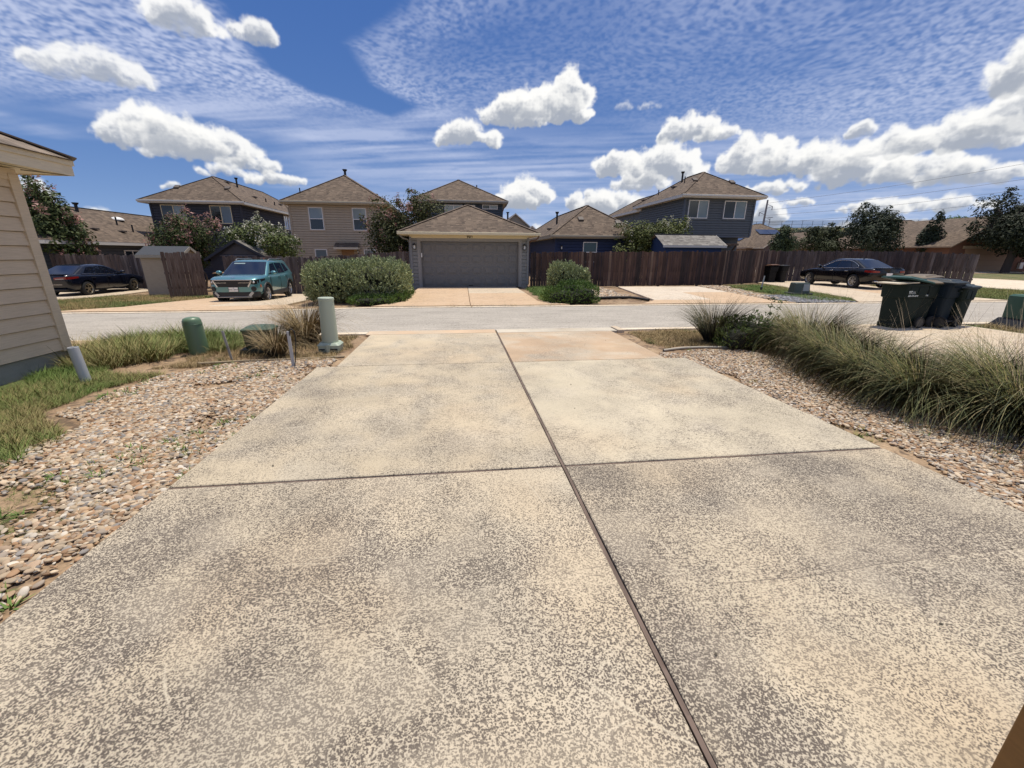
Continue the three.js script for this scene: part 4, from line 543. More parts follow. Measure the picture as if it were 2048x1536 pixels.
function car(name, label, s, [x, y, z], turn) {
  const t = thing(name, label, 'car', [x, y, z], turn), { wb, r, hw } = s, paint = s.paint;
  const half = (yb, yt, w, sh = 0.15) => [[0, yb], [0.72 * w, yb], [0.92 * w, yb + 0.05], [0.985 * w, yb + 0.16], [w, lerp(yb, yt, 0.52)], [0.99 * w, yt - sh], [0.955 * w, yt - 0.05], [0.86 * w, yt - 0.012], [0.45 * w, yt + 0.012], [0, yt + 0.018]];
  let body = loftZ(s.body.map(([zz, yb, yt, w, sh]) => [zz, half(yb, yt, w * hw, sh)]));
  let b = new Brush(body); b.updateMatrixWorld();
  for (const zz of [-wb / 2, wb / 2]) { const c = new Brush(new THREE.CylinderGeometry(r * 1.17, r * 1.17, hw * 2 + 0.3, 36).rotateZ(Math.PI / 2)); c.position.set(0, r * 1.02, zz); c.updateMatrixWorld(); b = ev.evaluate(b, c, SUBTRACTION); b.updateMatrixWorld(); }
  part('body', crease(b.geometry, 0.85), paint, t);
  part('underbody', merge([bx(-hw * 0.72, hw * 0.72, 0.2, 0.34, -wb / 2 - 0.5, wb / 2 + 0.5), bx(-hw * 0.62, hw * 0.62, 0.3, r * 2.1, -wb / 2 - r, -wb / 2 + r), bx(-hw * 0.62, hw * 0.62, 0.3, r * 2.0, wb / 2 - r, wb / 2 + r)]), M.black, t);
  const { yb, yt, zf0, zf1, zr0, zr1, wb: w0, wt: w1 } = s.cabin, f = (y) => clamp((y - yb) / (yt - yb), -0.3, 1), X = (y) => lerp(w0, w1, f(y)), ZF = (y) => lerp(zf0, zf1, f(y)), ZR = (y) => lerp(zr0, zr1, f(y));
  const ring = (y, inset = 0) => [y, rrect(-X(y) + inset, X(y) - inset, ZR(y) + inset * 1.3, ZF(y) - inset * 1.3, s.rad, 6)];
  const cabin = loftY([ring(yb - 0.06), ring(yb + 0.1), ring(lerp(yb, yt, 0.6)), ring(yt - 0.05), [yt - 0.014, ring(yt, 0.03)[1]], [yt + 0.012, ring(yt, 0.09)[1]], [yt + 0.03, ring(yt, 0.2)[1]], [yt + 0.042, ring(yt, 0.38)[1]]]);
  part('cabin', crease(cabin, 0.6), paint, t);
  for (const sd of [-1, 1]) for (const w of s.windows) part('side_window', flatPoly(w, (a, c) => [sd * (X(c) + 0.007), c, a]), s.glass, t);
  const ws = (Z, k, lo, hi, name_, inset) => { const pos = [], idx = [], N = 16, K = 6; for (let j = 0; j <= K; j++) for (let i = 0; i <= N; i++) { const y = lerp(yb, yt, lerp(lo, hi, j / K)), xx = (i / N * 2 - 1) * (X(y) - inset), o = Math.max(0, Math.abs(xx) - (X(y) - s.rad)), dz = s.rad - Math.sqrt(Math.max(0, s.rad * s.rad - o * o)); pos.push(xx, y + 0.005, Z(y) + k * (0.008 - dz)); if (i < N && j < K) { const q = j * (N + 1) + i; idx.push(q, q + 1, q + N + 2, q, q + N + 2, q + N + 1); } } const g = new THREE.BufferGeometry(); g.setAttribute('position', new THREE.Float32BufferAttribute(pos, 3)); g.setIndex(idx); g.computeVertexNormals(); return part(name_, g, s.glass, t); };
  ws(ZF, 1, 0.05, 0.93, 'windscreen', 0.055); ws(ZR, -1, s.rearLow ?? 0.12, 0.92, 'rear_window', 0.07);
  if (s.chromeLine) for (const sd of [-1, 1]) part('window_trim', tube(s.chromeLine.map(([a, c]) => [sd * (X(c) + 0.012), c, a]), 0.011, 40, 5), s.chrome, t);
  for (const sd of [-1, 1]) for (const zz of [wb / 2, -wb / 2]) wheel(t, sd, zz, sd * (hw - s.tw / 2 - 0.015), r, s.tw, s.spokes, s.rim);
  for (const sd of [-1, 1]) { const m = grp('mirror', t); part('mirror_cap', new THREE.SphereGeometry(1, 16, 10).scale(0.11, 0.075, 0.085).translate(sd * (hw + 0.1), yb + 0.1, s.mirrorZ), paint, m); part('mirror_stalk', bx(sd * (X(yb) - 0.05), sd * (hw + 0.08), yb + 0.03, yb + 0.07, s.mirrorZ - 0.02, s.mirrorZ + 0.02), M.black, m); }
  for (const sd of [-1, 1]) for (const zz of s.handles) part('door_handle', rbx(sd * (hw * 0.985), sd * (hw * 0.985 + 0.03), s.handleY, s.handleY + 0.03, zz - 0.09, zz + 0.09, 0.01), s.handleM ?? paint, t);
  for (const sd of [-1, 1]) for (const zz of s.seams) part('door_seam', tube([[sd * (hw * 0.990), yb - 0.04, zz], [sd * (hw * 1.001), 0.7, zz], [sd * (hw * 0.999), 0.45, zz], [sd * hw * 0.985, 0.34, zz]], 0.006, 12, 4), M.black, t);
  return { t, X };
}
// a strip over columns [x, y0, y1] laid on the surface z(x)
function wrap(cols, z) { const pos = [], idx = []; cols.forEach(([x, y0, y1], i) => { pos.push(x, y0, z(x), x, y1, z(x)); if (i) { const a = 2 * i - 2; idx.push(a, a + 2, a + 3, a, a + 3, a + 1); } }); const g = new THREE.BufferGeometry(); g.setAttribute('position', new THREE.Float32BufferAttribute(pos, 3)); g.setIndex(idx); g.computeVertexNormals(); return g; }
const nose = (a) => { const X = [0, 0.57, 0.67, 0.75, 0.81, 0.85, 0.875, 0.89], Z = [2.178, 2.178, 2.155, 2.105, 2.025, 1.905, 1.7, 1.35]; let i = 0; while (i < X.length - 2 && a > X[i + 1]) i++; return lerp(Z[i], Z[i + 1], clamp((a - X[i]) / (X[i + 1] - X[i]))) + 0.006; };
function plate(parent, text, w, h, pos, back, head) {
  const c = document.createElement('canvas'); c.width = 512; c.height = 256; const q = c.getContext('2d'); q.fillStyle = '#e8e8e4'; q.fillRect(0, 0, 512, 256); q.strokeStyle = '#444'; q.lineWidth = 6; q.strokeRect(8, 8, 496, 240); q.fillStyle = '#22252c'; q.font = 'bold 44px sans-serif'; q.textAlign = 'center'; if (head) q.fillText(head, 256, 58); q.font = 'bold 118px sans-serif'; q.fillText(text, 256, 186);
  const tx = new THREE.CanvasTexture(c); tx.colorSpace = THREE.SRGBColorSpace; const o = part('number_plate', new THREE.PlaneGeometry(w, h), new THREE.MeshStandardMaterial({ map: tx, roughness: 0.4 }), parent, pos); if (back) o.rotation.y = Math.PI; return o;
}
{   // teal SUV
  const teal = phys(0.075, 0.225, 0.255, 0.32, { metalness: 0.35, clearcoat: 1, clearcoatRoughness: 0.05 }), glass = phys(0.008, 0.014, 0.03, 0.03, { ior: 1.7 }), wb = 2.63, hw = 0.9;
  const { t } = car('suv', 'teal SUV parked facing the street in front of the grey fence', { wb, r: 0.345, hw, tw: 0.23, spokes: 5, rad: 0.16, rim: M.rim, paint: teal, glass, chrome: M.chrome,
    body: [[-2.16, 0.5, 0.98, 0.82, 0.12], [-2.1, 0.42, 1.04, 0.9], [-1.85, 0.32, 1.07, 0.97], [-1.2, 0.27, 1.06, 1], [-0.3, 0.25, 1.04, 1], [0.6, 0.25, 1.04, 1], [1.0, 0.26, 1.05, 0.995], [1.35, 0.28, 1.045, 0.99], [1.7, 0.3, 1.03, 0.975], [1.9, 0.32, 1.0, 0.95, 0.1], [2.02, 0.34, 0.965, 0.905, 0.08], [2.10, 0.37, 0.93, 0.84, 0.06], [2.15, 0.40, 0.905, 0.75, 0.05], [2.175, 0.46, 0.87, 0.64, 0.04]],
    cabin: { yb: 1.02, yt: 1.56, zf0: 1.14, zf1: 0.28, zr0: -2.08, zr1: -1.72, wb: 0.835, wt: 0.67 }, mirrorZ: 0.80, handles: [-0.05, -0.98], handleY: 0.92, handleM: teal, seams: [0.92, -0.2, -1.05],
    windows: [[[0.72, 1.05], [0.3, 1.44], [-0.16, 1.47], [-0.16, 1.06]], [[-0.24, 1.06], [-0.24, 1.47], [-0.98, 1.46], [-1.02, 1.07]], [[-1.1, 1.08], [-1.06, 1.45], [-1.35, 1.42], [-1.62, 1.14]]] }, [-8.45, gy(-8.45, -19.2), -19.2], Math.PI - 177 * RAD);
  const blackT = mat(0.02, 0.02, 0.021, 0.6), lamp = phys(0.012, 0.014, 0.018, 0.12, { clearcoat: 0.6 });
  part('lower_bumper', crease(loftY([[0.25, rrect(-0.78, 0.78, 1.7, 2.12, 0.25, 6)], [0.30, rrect(-0.82, 0.82, 1.7, 2.185, 0.25, 6)], [0.46, rrect(-0.82, 0.82, 1.7, 2.18, 0.25, 6)]]), 0.6), blackT, t); part('skid_plate', merge([rbx(-0.60, 0.60, 0.262, 0.30, 2.1, 2.205, 0.015), bar([-0.64, 0.46, 2.15], [-0.52, 0.32, 2.19], 0.05, 0.09), bar([0.64, 0.46, 2.15], [0.52, 0.32, 2.19], 0.05, 0.09)]), mat(0.42, 0.42, 0.42, 0.35, { metalness: 0.8 }), t);
  const gr = part('grille', wrap([[-0.64, 0.87, 0.89], [-0.56, 0.70, 0.89], [-0.5, 0.65, 0.89], [0, 0.65, 0.89], [0.5, 0.65, 0.89], [0.56, 0.70, 0.89], [0.64, 0.87, 0.89]], (a) => nose(Math.abs(a)) + 0.008), M.black, t); part('grille_bar', merge([tube([[-0.66, 0.905, 2.172], [-0.55, 0.905, 2.195], [0, 0.905, 2.2], [0.55, 0.905, 2.195], [0.66, 0.905, 2.172]], 0.016, 30, 6), bar([-0.65, 0.88, 2.172], [-0.52, 0.65, 2.192], 0.03, 0.045), bar([0.65, 0.88, 2.172], [0.52, 0.65, 2.192], 0.03, 0.045), bar([-0.6, 0.8, 2.19], [-0.2, 0.8, 2.19], 0.02, 0.016), bar([0.6, 0.8, 2.19], [0.2, 0.8, 2.19], 0.02, 0.016)]), M.chrome, gr);
  for (const sd of [-1, 1]) { part('headlight', wrap([[0.60, 0.76, 0.90], [0.68, 0.735, 0.905], [0.74, 0.735, 0.91], [0.79, 0.75, 0.915], [0.83, 0.77, 0.92], [0.865, 0.82, 0.925], [0.885, 0.87, 0.925]].map(([a, b_, c_]) => [sd * a, b_, c_]), (a) => nose(Math.abs(a))), lamp, t); part('headlight_lens', new THREE.SphereGeometry(0.045, 12, 8).translate(sd * 0.70, 0.82, 2.11), mat(0.7, 0.72, 0.75, 0.1), t); part('fog_housing', new THREE.CylinderGeometry(0.09, 0.09, 0.04, 20).rotateX(Math.PI / 2).rotateY(sd * 0.45).translate(sd * 0.68, 0.58, 2.135), M.black, t); part('side_marker', rbx(sd * 0.845, sd * 0.868, 0.62, 0.72, 1.86, 1.93, 0.008), mat(0.5, 0.12, 0.03, 0.3), t); }
  for (const sd of [-1, 1]) for (const zz of [wb / 2, -wb / 2]) part('wheel_arch', new THREE.TorusGeometry(0.345 * 1.2, 0.035, 8, 28, Math.PI * 1.08).rotateZ(-0.04 * Math.PI).rotateY(Math.PI / 2).translate(sd * (hw - 0.015), 0.345 * 1.0, zz), blackT, t);
  for (const sd of [-1, 1]) { part('sill_cladding', rbx(sd * (hw - 0.06), sd * (hw + 0.012), 0.24, 0.40, -0.9, 0.9, 0.02), blackT, t); part('roof_rail', tube([[sd * 0.60, 1.56, 0.1], [sd * 0.615, 1.62, -0.05], [sd * 0.615, 1.625, -0.8], [sd * 0.60, 1.62, -1.45], [sd * 0.59, 1.56, -1.6]], 0.016, 30, 6), M.steel, t); }
  plate(t, 'YTD 2R11', 0.32, 0.16, [0, 0.56, 2.196], false, 'TEXAS'); part('plate_holder', rbx(-0.17, 0.17, 0.47, 0.65, 2.15, 2.192, 0.005), M.black, t);
  part('hood_emblem', letters('KIA', 0.06, 0.006).rotateX(-0.5).translate(0, 0.965, 2.075), M.chrome, t); for (const sd of [-1, 1]) part('wiper', bar([sd * 0.05, 1.065, 1.04], [sd * 0.55, 1.075, 1.0], 0.015, 0.012), M.black, t);
  part('sun_strip', flatPoly([[-0.52, 1.44], [-0.12, 1.44], [-0.12, 1.475], [-0.52, 1.475]], (a, c) => [a, c + 0.004, lerp(1.14, 0.28, (c - 1.02) / 0.54) + 0.02]), mat(0.25, 0.33, 0.33, 0.5), t); part('antenna_fin', new THREE.ConeGeometry(0.03, 0.09, 8).translate(-0.1, 1.63, -1.5), mat(0.25, 0.06, 0.03, 0.5), t);
}
const sedanBody = (L0, L1) => [[-L0, 0.5, 0.93, 0.82, 0.1], [-L0 + 0.06, 0.38, 0.98, 0.9, 0.1], [-L0 + 0.3, 0.28, 1.0, 0.96], [-1.3, 0.24, 0.98, 0.995], [-0.5, 0.22, 0.94, 1], [0.5, 0.22, 0.92, 1], [1.0, 0.22, 0.92, 1], [1.4, 0.23, 0.89, 0.985], [1.8, 0.25, 0.83, 0.96], [L1 - 0.2, 0.27, 0.76, 0.92, 0.08], [L1 - 0.07, 0.3, 0.71, 0.86, 0.06], [L1, 0.36, 0.64, 0.78, 0.05]];
const tail = (L0, a) => { const X = [0, 0.738, 0.81, 0.864, 0.895], Z = [0, 0, 0.06, 0.3, 0.7]; let i = 0; while (i < X.length - 2 && a > X[i + 1]) i++; return -L0 - 0.012 + lerp(Z[i], Z[i + 1], clamp((a - X[i]) / (X[i + 1] - X[i]))); };
const tailRed = phys(0.22, 0.012, 0.01, 0.15, { clearcoat: 1 });
{   // dark sedan on the left
  const paint = phys(0.004, 0.006, 0.014, 0.25, { clearcoat: 0.5, clearcoatRoughness: 0.05, specularIntensity: 0.5 }), glass = phys(0.005, 0.007, 0.015, 0.03, { ior: 1.7 }), hw = 0.9, L0 = 2.32;
  const { t } = car('sedan', 'dark navy sedan seen from behind at the left beside grass', { wb: 2.75, r: 0.33, hw, tw: 0.225, spokes: 5, rad: 0.15, rim: mat(0.4, 0.36, 0.28, 0.35, { metalness: 0.9 }), paint, glass, chrome: M.chrome, body: sedanBody(L0, 2.3),
    cabin: { yb: 0.92, yt: 1.38, zf0: 1.05, zf1: 0.1, zr0: -1.98, zr1: -1.0, wb: 0.80, wt: 0.57 }, rearLow: 0.16, mirrorZ: 0.62, handles: [-0.1, -0.98], handleY: 0.80, seams: [0.85, -0.25, -1.1], chromeLine: [[0.78, 0.945], [-0.4, 0.96], [-1.45, 1.0]],
    windows: [[[0.72, 0.96], [0.15, 1.29], [-0.25, 1.32], [-0.25, 0.97]], [[-0.31, 0.97], [-0.31, 1.32], [-0.95, 1.28], [-1.3, 1.03]]] }, [-18.05, -0.385, -23.7], Math.PI - 2 * RAD);
  for (const sd of [-1, 1]) { const l = part('tail_light', wrap([[0.32, 0.77, 0.86], [0.5, 0.775, 0.875], [0.73, 0.785, 0.89], [0.80, 0.79, 0.895], [0.865, 0.80, 0.90], [0.885, 0.83, 0.90]].map(([a, b_, c_]) => [sd * a, b_, c_]), (a) => tail(L0, Math.abs(a))), tailRed, t); part('lens_strip', wrap([[0.38, 0.78, 0.81], [0.72, 0.79, 0.83]].map(([a, b_, c_]) => [sd * a, b_, c_]), (a) => tail(L0, Math.abs(a)) - 0.006), mat(0.35, 0.3, 0.27, 0.15), l); }
  part('bumper_trim', rbx(-0.7, 0.7, 0.30, 0.36, -L0 - 0.0, -L0 + 0.12, 0.02), M.black, t); part('deck_spoiler', rbx(-0.7, 0.7, 0.985, 1.01, -L0 + 0.02, -L0 + 0.2, 0.012), paint, t); plate(t, '      0N', 0.32, 0.16, [0, 0.70, -L0 - 0.018], true); part('bumper_chrome', bar([-0.6, 0.56, -L0 - 0.006], [0.6, 0.56, -L0 - 0.006], 0.015, 0.015), M.chrome, t);
  for (const sd of [-1, 1]) part('headlight', flatPoly([[0.45, 0.66], [0.82, 0.72], [0.80, 0.62], [0.45, 0.60]], (a, c) => [sd * a, c, 2.31 - Math.max(0, a - 0.4) ** 2 * 1.4]), mat(0.3, 0.3, 0.32, 0.1), t);
}
{   // black sedan on the right
  const paint = phys(0.003, 0.003, 0.005, 0.22, { clearcoat: 0.5, clearcoatRoughness: 0.05, specularIntensity: 0.5 }), glass = phys(0.006, 0.008, 0.011, 0.03, { ior: 1.7 }), hw = 0.93, L0 = 2.5;
  const { t } = car('sedan', 'black sedan with chrome window trim parked before the right fence', { wb: 2.95, r: 0.345, hw, tw: 0.235, spokes: 7, rad: 0.15, rim: M.rim, paint, glass, chrome: M.chrome, body: sedanBody(L0, 2.42).map((q) => [q[0], q[1], q[2] + 0.01, q[3], q[4]]),
    cabin: { yb: 0.93, yt: 1.41, zf0: 1.12, zf1: 0.22, zr0: -2.1, zr1: -1.05, wb: 0.83, wt: 0.60 }, rearLow: 0.16, mirrorZ: 0.7, handles: [-0.05, -1.0], handleY: 0.82, handleM: M.chrome, seams: [0.92, -0.22, -1.15], chromeLine: [[0.86, 0.955], [0.4, 1.16], [0.1, 1.30], [-0.35, 1.355], [-0.9, 1.33], [-1.3, 1.2], [-1.56, 1.05], [-1.5, 1.01], [-1.0, 0.985], [-0.1, 0.965], [0.8, 0.955]],
    windows: [[[0.80, 0.97], [0.16, 1.30], [-0.2, 1.34], [-0.22, 0.975]], [[-0.28, 0.975], [-0.26, 1.34], [-0.9, 1.31], [-1.12, 1.0]], [[-1.17, 1.0], [-0.97, 1.29], [-1.25, 1.19], [-1.48, 1.04]]] }, [20.95, 0.03, -20.95], Math.PI - 3 * RAD);
  for (const sd of [-1, 1]) { part('tail_light', wrap([[0.52, 0.80, 0.87], [0.6, 0.79, 0.88], [0.76, 0.785, 0.89], [0.83, 0.79, 0.895], [0.89, 0.80, 0.90], [0.905, 0.82, 0.90]].map(([a, b_, c_]) => [sd * a, b_, c_]), (a) => tail(L0, Math.abs(a) / 1.033)), tailRed, t); part('tail_light_wrap', flatPoly([[-L0 + 0.12, 0.89], [-L0 + 0.42, 0.875], [-L0 + 0.3, 0.81], [-L0 + 0.14, 0.80]], (a, c) => [sd * (hw * 0.965 + 0.01), c, a]), tailRed, t); part('sill_trim', bar([sd * (hw + 0.004), 0.30, -1.0], [sd * (hw + 0.004), 0.30, 1.0], 0.02, 0.03), M.chrome, t); part('exhaust_tip', rbx(sd * 0.5, sd * 0.7, 0.34, 0.40, -L0 - 0.02, -L0 + 0.1, 0.015), M.chrome, t); }
  plate(t, '', 0.32, 0.16, [0, 0.70, -L0 - 0.018], true); part('deck_spoiler', rbx(-0.7, 0.7, 0.995, 1.02, -L0 + 0.02, -L0 + 0.22, 0.012), paint, t); part('antenna_fin', new THREE.ConeGeometry(0.035, 0.09, 8).translate(0, 1.47, -0.9), paint, t);
}
// ---------- wheelie bins ----------
function bin(label, [x, z], turn, col, { lid = col, lidAngle = 0, lidSlide = 0, text, cut = false, lidM, h = 1.0, group = 'wheelie bins at the kerb' } = {}) {
  const t = thing('wheelie_bin', label, 'bin', [x, gy(x, z) + 0.018, z], turn, group), m = phys(...col, 0.55, { bumpMap: speckTile, bumpScale: 0.002, specularIntensity: 0.4 }), lm = lidM ?? phys(...lid, 0.5, { specularIntensity: 0.5 }); t.scale.setScalar(0.92);
  const ring = (y, w, d, cz = 0, r = 0.07) => [y, rrect(-w / 2, w / 2, -d / 2 + cz, d / 2 + cz, r)];   // front at +z, wheels and handle at -z
  part('body', crease(loftY([ring(0.02, 0.46, 0.46, 0.02), ring(0.06, 0.5, 0.52, 0.02), ring(0.35, 0.53, 0.54, 0.02), ring(0.68 * h, 0.56, 0.58, 0.02), ring(0.70 * h, 0.62, 0.64, 0.02), ring(0.98 * h, 0.64, 0.69, 0.02), ring(1.0 * h, 0.64, 0.69, 0.02)]), 0.5), m, t);
  part('rim', crease(loftY([ring(0.985 * h, 0.69, 0.74, 0.02), ring(1.015 * h, 0.69, 0.74, 0.02)]), 0.5), m, t);
  const L = grp('lid', t); L.position.set(lidSlide, 1.02 * h, -0.37); L.scale.z = 0.87; L.rotation.x = -lidAngle;
  part('lid_shell', crease(loftY([[0.0, rrect(-0.36, 0.36, -0.04, 0.9, 0.06)], [0.03, rrect(-0.36, 0.36, -0.04, 0.9, 0.06)], [0.045, rrect(-0.33, 0.33, 0.0, 0.86, 0.06)], [0.06, rrect(-0.26, 0.26, 0.10, 0.76, 0.05)], [0.085, rrect(-0.24, 0.24, 0.14, 0.72, 0.05)]]), 0.5), lm, L);
  if (text === 'A') part('lid_sticker', bx(-0.16, 0.16, 0.0855, 0.0865, 0.34, 0.66), M.white, L);
  part('handle', merge([bar([-0.26, 0.95 * h, -0.47], [0.26, 0.95 * h, -0.47], 0.03, 0.03), bar([-0.26, 0.95 * h, -0.47], [-0.26, 0.95 * h, -0.36], 0.03, 0.03), bar([0.26, 0.95 * h, -0.47], [0.26, 0.95 * h, -0.36], 0.03, 0.03)]), m, t);
  for (const sd of [-1, 1]) { const w = grp('wheel', t); part('tyre', new THREE.TorusGeometry(0.115, 0.028, 10, 24).rotateY(Math.PI / 2).translate(sd * 0.31, 0.143, -0.30), M.rubber, w); part('hub', new THREE.CylinderGeometry(0.1, 0.1, 0.04, 20).rotateZ(Math.PI / 2).translate(sd * 0.31, 0.143, -0.30), mat(0.03, 0.03, 0.03, 0.5), w); }
  part('axle', bar([-0.3, 0.143, -0.30], [0.3, 0.143, -0.30], 0.025, 0.025), M.steel, t); part('foot_guard', rbx(-0.24, 0.24, 0.0, 0.12, 0.18, 0.29, 0.02), m, t);
  for (const sd of [-1, 1]) for (let k = 0; k < 2; k++) part('side_rib', rbx(sd * 0.312, sd * 0.326, 0.74 * h, 0.95 * h, -0.2 + k * 0.24, 0.0 + k * 0.24, 0.006), m, t);
  if (text) {
    const c = document.createElement('canvas'); c.width = 512; c.height = 256; const q = c.getContext('2d'); q.clearRect(0, 0, 512, 256); q.fillStyle = '#dfe6e2'; q.beginPath(); q.arc(52, 52, 30, 0.3, 5.6); q.lineTo(52, 52); q.fill(); q.fillRect(96, 26, 60, 22); q.fillRect(116, 26, 22, 66); q.font = 'bold 44px sans-serif'; q.fillText('Texas', 168, 76); q.font = 'bold 34px sans-serif'; q.fillText('Disposal Systems', 22, 124); q.font = 'bold italic 68px sans-serif'; q.fillText('800-375-8375', 12, 218);
    const tx = new THREE.CanvasTexture(c); tx.colorSpace = THREE.SRGBColorSpace; const o = part('printed_mark', new THREE.PlaneGeometry(0.36, 0.18), new THREE.MeshStandardMaterial({ map: tx, transparent: true, roughness: 0.5 }), t, [0.338, 0.80 * h, 0.13]); o.rotation.y = Math.PI / 2;
  }
  return t;
}
const G1 = [0.004, 0.012, 0.0095], G2 = [0.007, 0.014, 0.012], BL = [0.004, 0.012, 0.02];
bin('dark green wheelie bin with white print and lifted lid at the left of the row', [10.16, -8.55], -Math.PI / 2 + 0.05, G1, { lid: [0.03, 0.075, 0.062], lidAngle: 0.16, text: 'A', h: 1.06 });
bin('dark wheelie bin between the printed green bin and the blue bin', [10.66, -8.72], -Math.PI / 2 - 0.05, G2, { lid: [0.2, 0.16, 0.11], text: 'B', h: 1.05 });
bin('blue wheelie bin in the middle of the kerbside row', [11.18, -8.62], Math.PI + 0.3, BL, { lid: [0.02, 0.03, 0.035], lidAngle: 0.03, h: 1.06 });
bin('dark green wheelie bin at the right end of the row', [11.7, -8.7], Math.PI / 2 + 0.3, G1, { lid: [0.035, 0.05, 0.055], h: 0.95 });
bin('tall dark wheelie bin with raised pale lid behind the blue bin', [11.8, -9.65], Math.PI / 2 + 0.25, G2, { lid: [0.16, 0.125, 0.085], lidAngle: 0.06, h: 1.1 });
bin('black wheelie bin against the fence left of the black sedan', [20.0, -24.6], 0.3, [0.006, 0.006, 0.007], { lid: [0.012, 0.012, 0.013], group: 'wheelie bins by the fences', h: 1.02 });
bin('black wheelie bin with brown lid partly behind the other fence bin', [19.3, -24.6], 0.1, [0.008, 0.008, 0.009], { lid: [0.14, 0.075, 0.05], lidAngle: 0.1, group: 'wheelie bins by the fences', h: 1.0 });
bin('dark wheelie bin with brown lid between the fence panel and the SUV', [-10.75, -21.3], 0.2, [0.008, 0.01, 0.011], { lid: [0.22, 0.13, 0.06], lidAngle: 0.04, group: 'wheelie bins by the fences', h: 1.05 });
{ const c = thing('cardboard_sheet', 'flattened cardboard sticking out of the printed green bin', 'cardboard', [9.94, 1.02, -8.5]); const o = part('sheet', rbx(-0.34, 0.2, 0.0, 0.03, -0.25, 0.25, 0.01), mat(0.62, 0.55, 0.42, 0.9), c); o.rotation.z = 0.05; }

// ---------- utility boxes and markers near the drive ----------
{
  const t = thing('utility_pedestal', 'green rounded cable pedestal leaning in the tall grass', 'pedestal', [-4.46, -0.06, -7.62]); t.rotation.z = 0.05;
  part('cover', new THREE.LatheGeometry([[0, 0.62], [0.07, 0.618], [0.115, 0.60], [0.135, 0.56], [0.14, 0.50], [0.143, 0]].map(([a, b]) => new THREE.Vector2(a, b)), 32), phys(0.11, 0.18, 0.105, 0.4), t); part('cover_seam', new THREE.TorusGeometry(0.142, 0.004, 6, 32).rotateX(Math.PI / 2).translate(0, 0.5, 0), mat(0.07, 0.16, 0.1, 0.5), t);
}
{
  const t = thing('utility_pedestal', 'tall pale green cable pedestal beside the concrete drive', 'pedestal', [-2.26, -0.05, -7.5]); t.rotation.z = -0.02; const m = phys(0.40, 0.45, 0.345, 0.45);
  part('cover', new THREE.LatheGeometry([[0, 0.93], [0.118, 0.93], [0.128, 0.922], [0.128, 0.885], [0.121, 0.878], [0.135, 0.18], [0.135, 0.16], [0, 0.16]].map(([a, b]) => new THREE.Vector2(a, b)), 36), m, t);
  part('base_skirt', crease(loftY([[0.0, rrect(-0.17, 0.17, -0.15, 0.15, 0.04)], [0.13, rrect(-0.185, 0.185, -0.165, 0.165, 0.04)], [0.17, rrect(-0.15, 0.15, -0.14, 0.14, 0.05)]]), 0.5), phys(0.40, 0.46, 0.36, 0.5), t); part('base_slot', merge([bx(0.03, 0.15, 0.05, 0.075, 0.155, 0.165), bx(-0.15, -0.06, 0.05, 0.07, 0.155, 0.165)]), M.black, t); part('base_latch', rbx(-0.03, 0.03, 0.0, 0.15, 0.15, 0.185, 0.008), phys(0.40, 0.46, 0.36, 0.5), t);
}
{
  const t = thing('utility_box', 'squat dark green utility box behind the dry grass clump', 'utility box', [-3.42, -0.06, -7.6], 0.08); const m = phys(0.030, 0.055, 0.032, 0.5);
  part('cabinet', crease(loftY([[0.1, rrect(-0.2, 0.2, -0.2, 0.2, 0.04)], [0.4, rrect(-0.225, 0.225, -0.22, 0.22, 0.05)]]), 0.5), m, t); part('cap', crease(loftY([[0.398, rrect(-0.24, 0.24, -0.235, 0.235, 0.06)], [0.425, rrect(-0.24, 0.24, -0.235, 0.235, 0.06)], [0.46, rrect(-0.18, 0.18, -0.17, 0.17, 0.08)], [0.475, rrect(-0.1, 0.1, -0.09, 0.09, 0.05)]]), 0.4), phys(0.06, 0.10, 0.06, 0.45), t); part('plinth', rbx(-0.28, 0.28, -0.02, 0.1, -0.26, 0.26, 0.015), mat(0.03, 0.045, 0.03, 0.7), t);
}
{ const t = thing('white_pipe', 'leaning pale grey plastic pipe standing beside the beige house', 'pipe', [-4.98, -0.06, -5.98]); t.rotation.set(0.03, 0, 0.05); part('pipe_wall', new THREE.LatheGeometry([[0.05, -0.1], [0.057, -0.1], [0.057, 0.47], [0.052, 0.475], [0.05, 0.47], [0.05, 0.1]].map(([a, b]) => new THREE.Vector2(a, b)), 24), mat(0.44, 0.46, 0.47, 0.5), t); }
{ const t = thing('metal_stake', 'thin grey metal stake leaning left of the utility box', 'stake', [-3.66, -0.08, -7.02]); t.rotation.z = 0.12; part('rod', rbx(-0.016, 0.016, 0, 0.5, -0.012, 0.012, 0.004), mat(0.30, 0.30, 0.29, 0.5), t); }
{ const t = thing('marker_post', 'white marker post with looped black cable at the gravel edge', 'post', [-2.5, -0.06, -6.4]); part('stake', rbx(-0.022, 0.022, 0, 0.56, -0.01, 0.01, 0.004), mat(0.44, 0.45, 0.46, 0.5), t); part('cable', tube([[0.02, 0.5, 0.015], [0.04, 0.6, 0.02], [0.085, 0.57, 0.02], [0.09, 0.4, 0.02], [0.06, 0.2, 0.02], [0.03, 0.04, 0.02]], 0.007, 40, 6), M.black, t); }
tag(part('garden_edging', tube([[-4.0, -0.03, -6.72], [-3.3, -0.022, -6.78], [-2.6, -0.03, -6.86], [-1.9, -0.03, -6.95]], 0.022, 30, 6), mat(0.30, 0.235, 0.15, 0.9), scene), 'thin tan edging along the left gravel bed', 'edging', 'bed edgings');
tag(part('garden_edging', tube([[3.6, -0.03, -6.88], [4.0, -0.02, -6.98], [4.5, -0.025, -7.02], [5.05, -0.03, -6.95]], 0.024, 30, 6), mat(0.42, 0.38, 0.31, 0.9), scene), 'pale edging along the right gravel bed', 'edging', 'bed edgings');
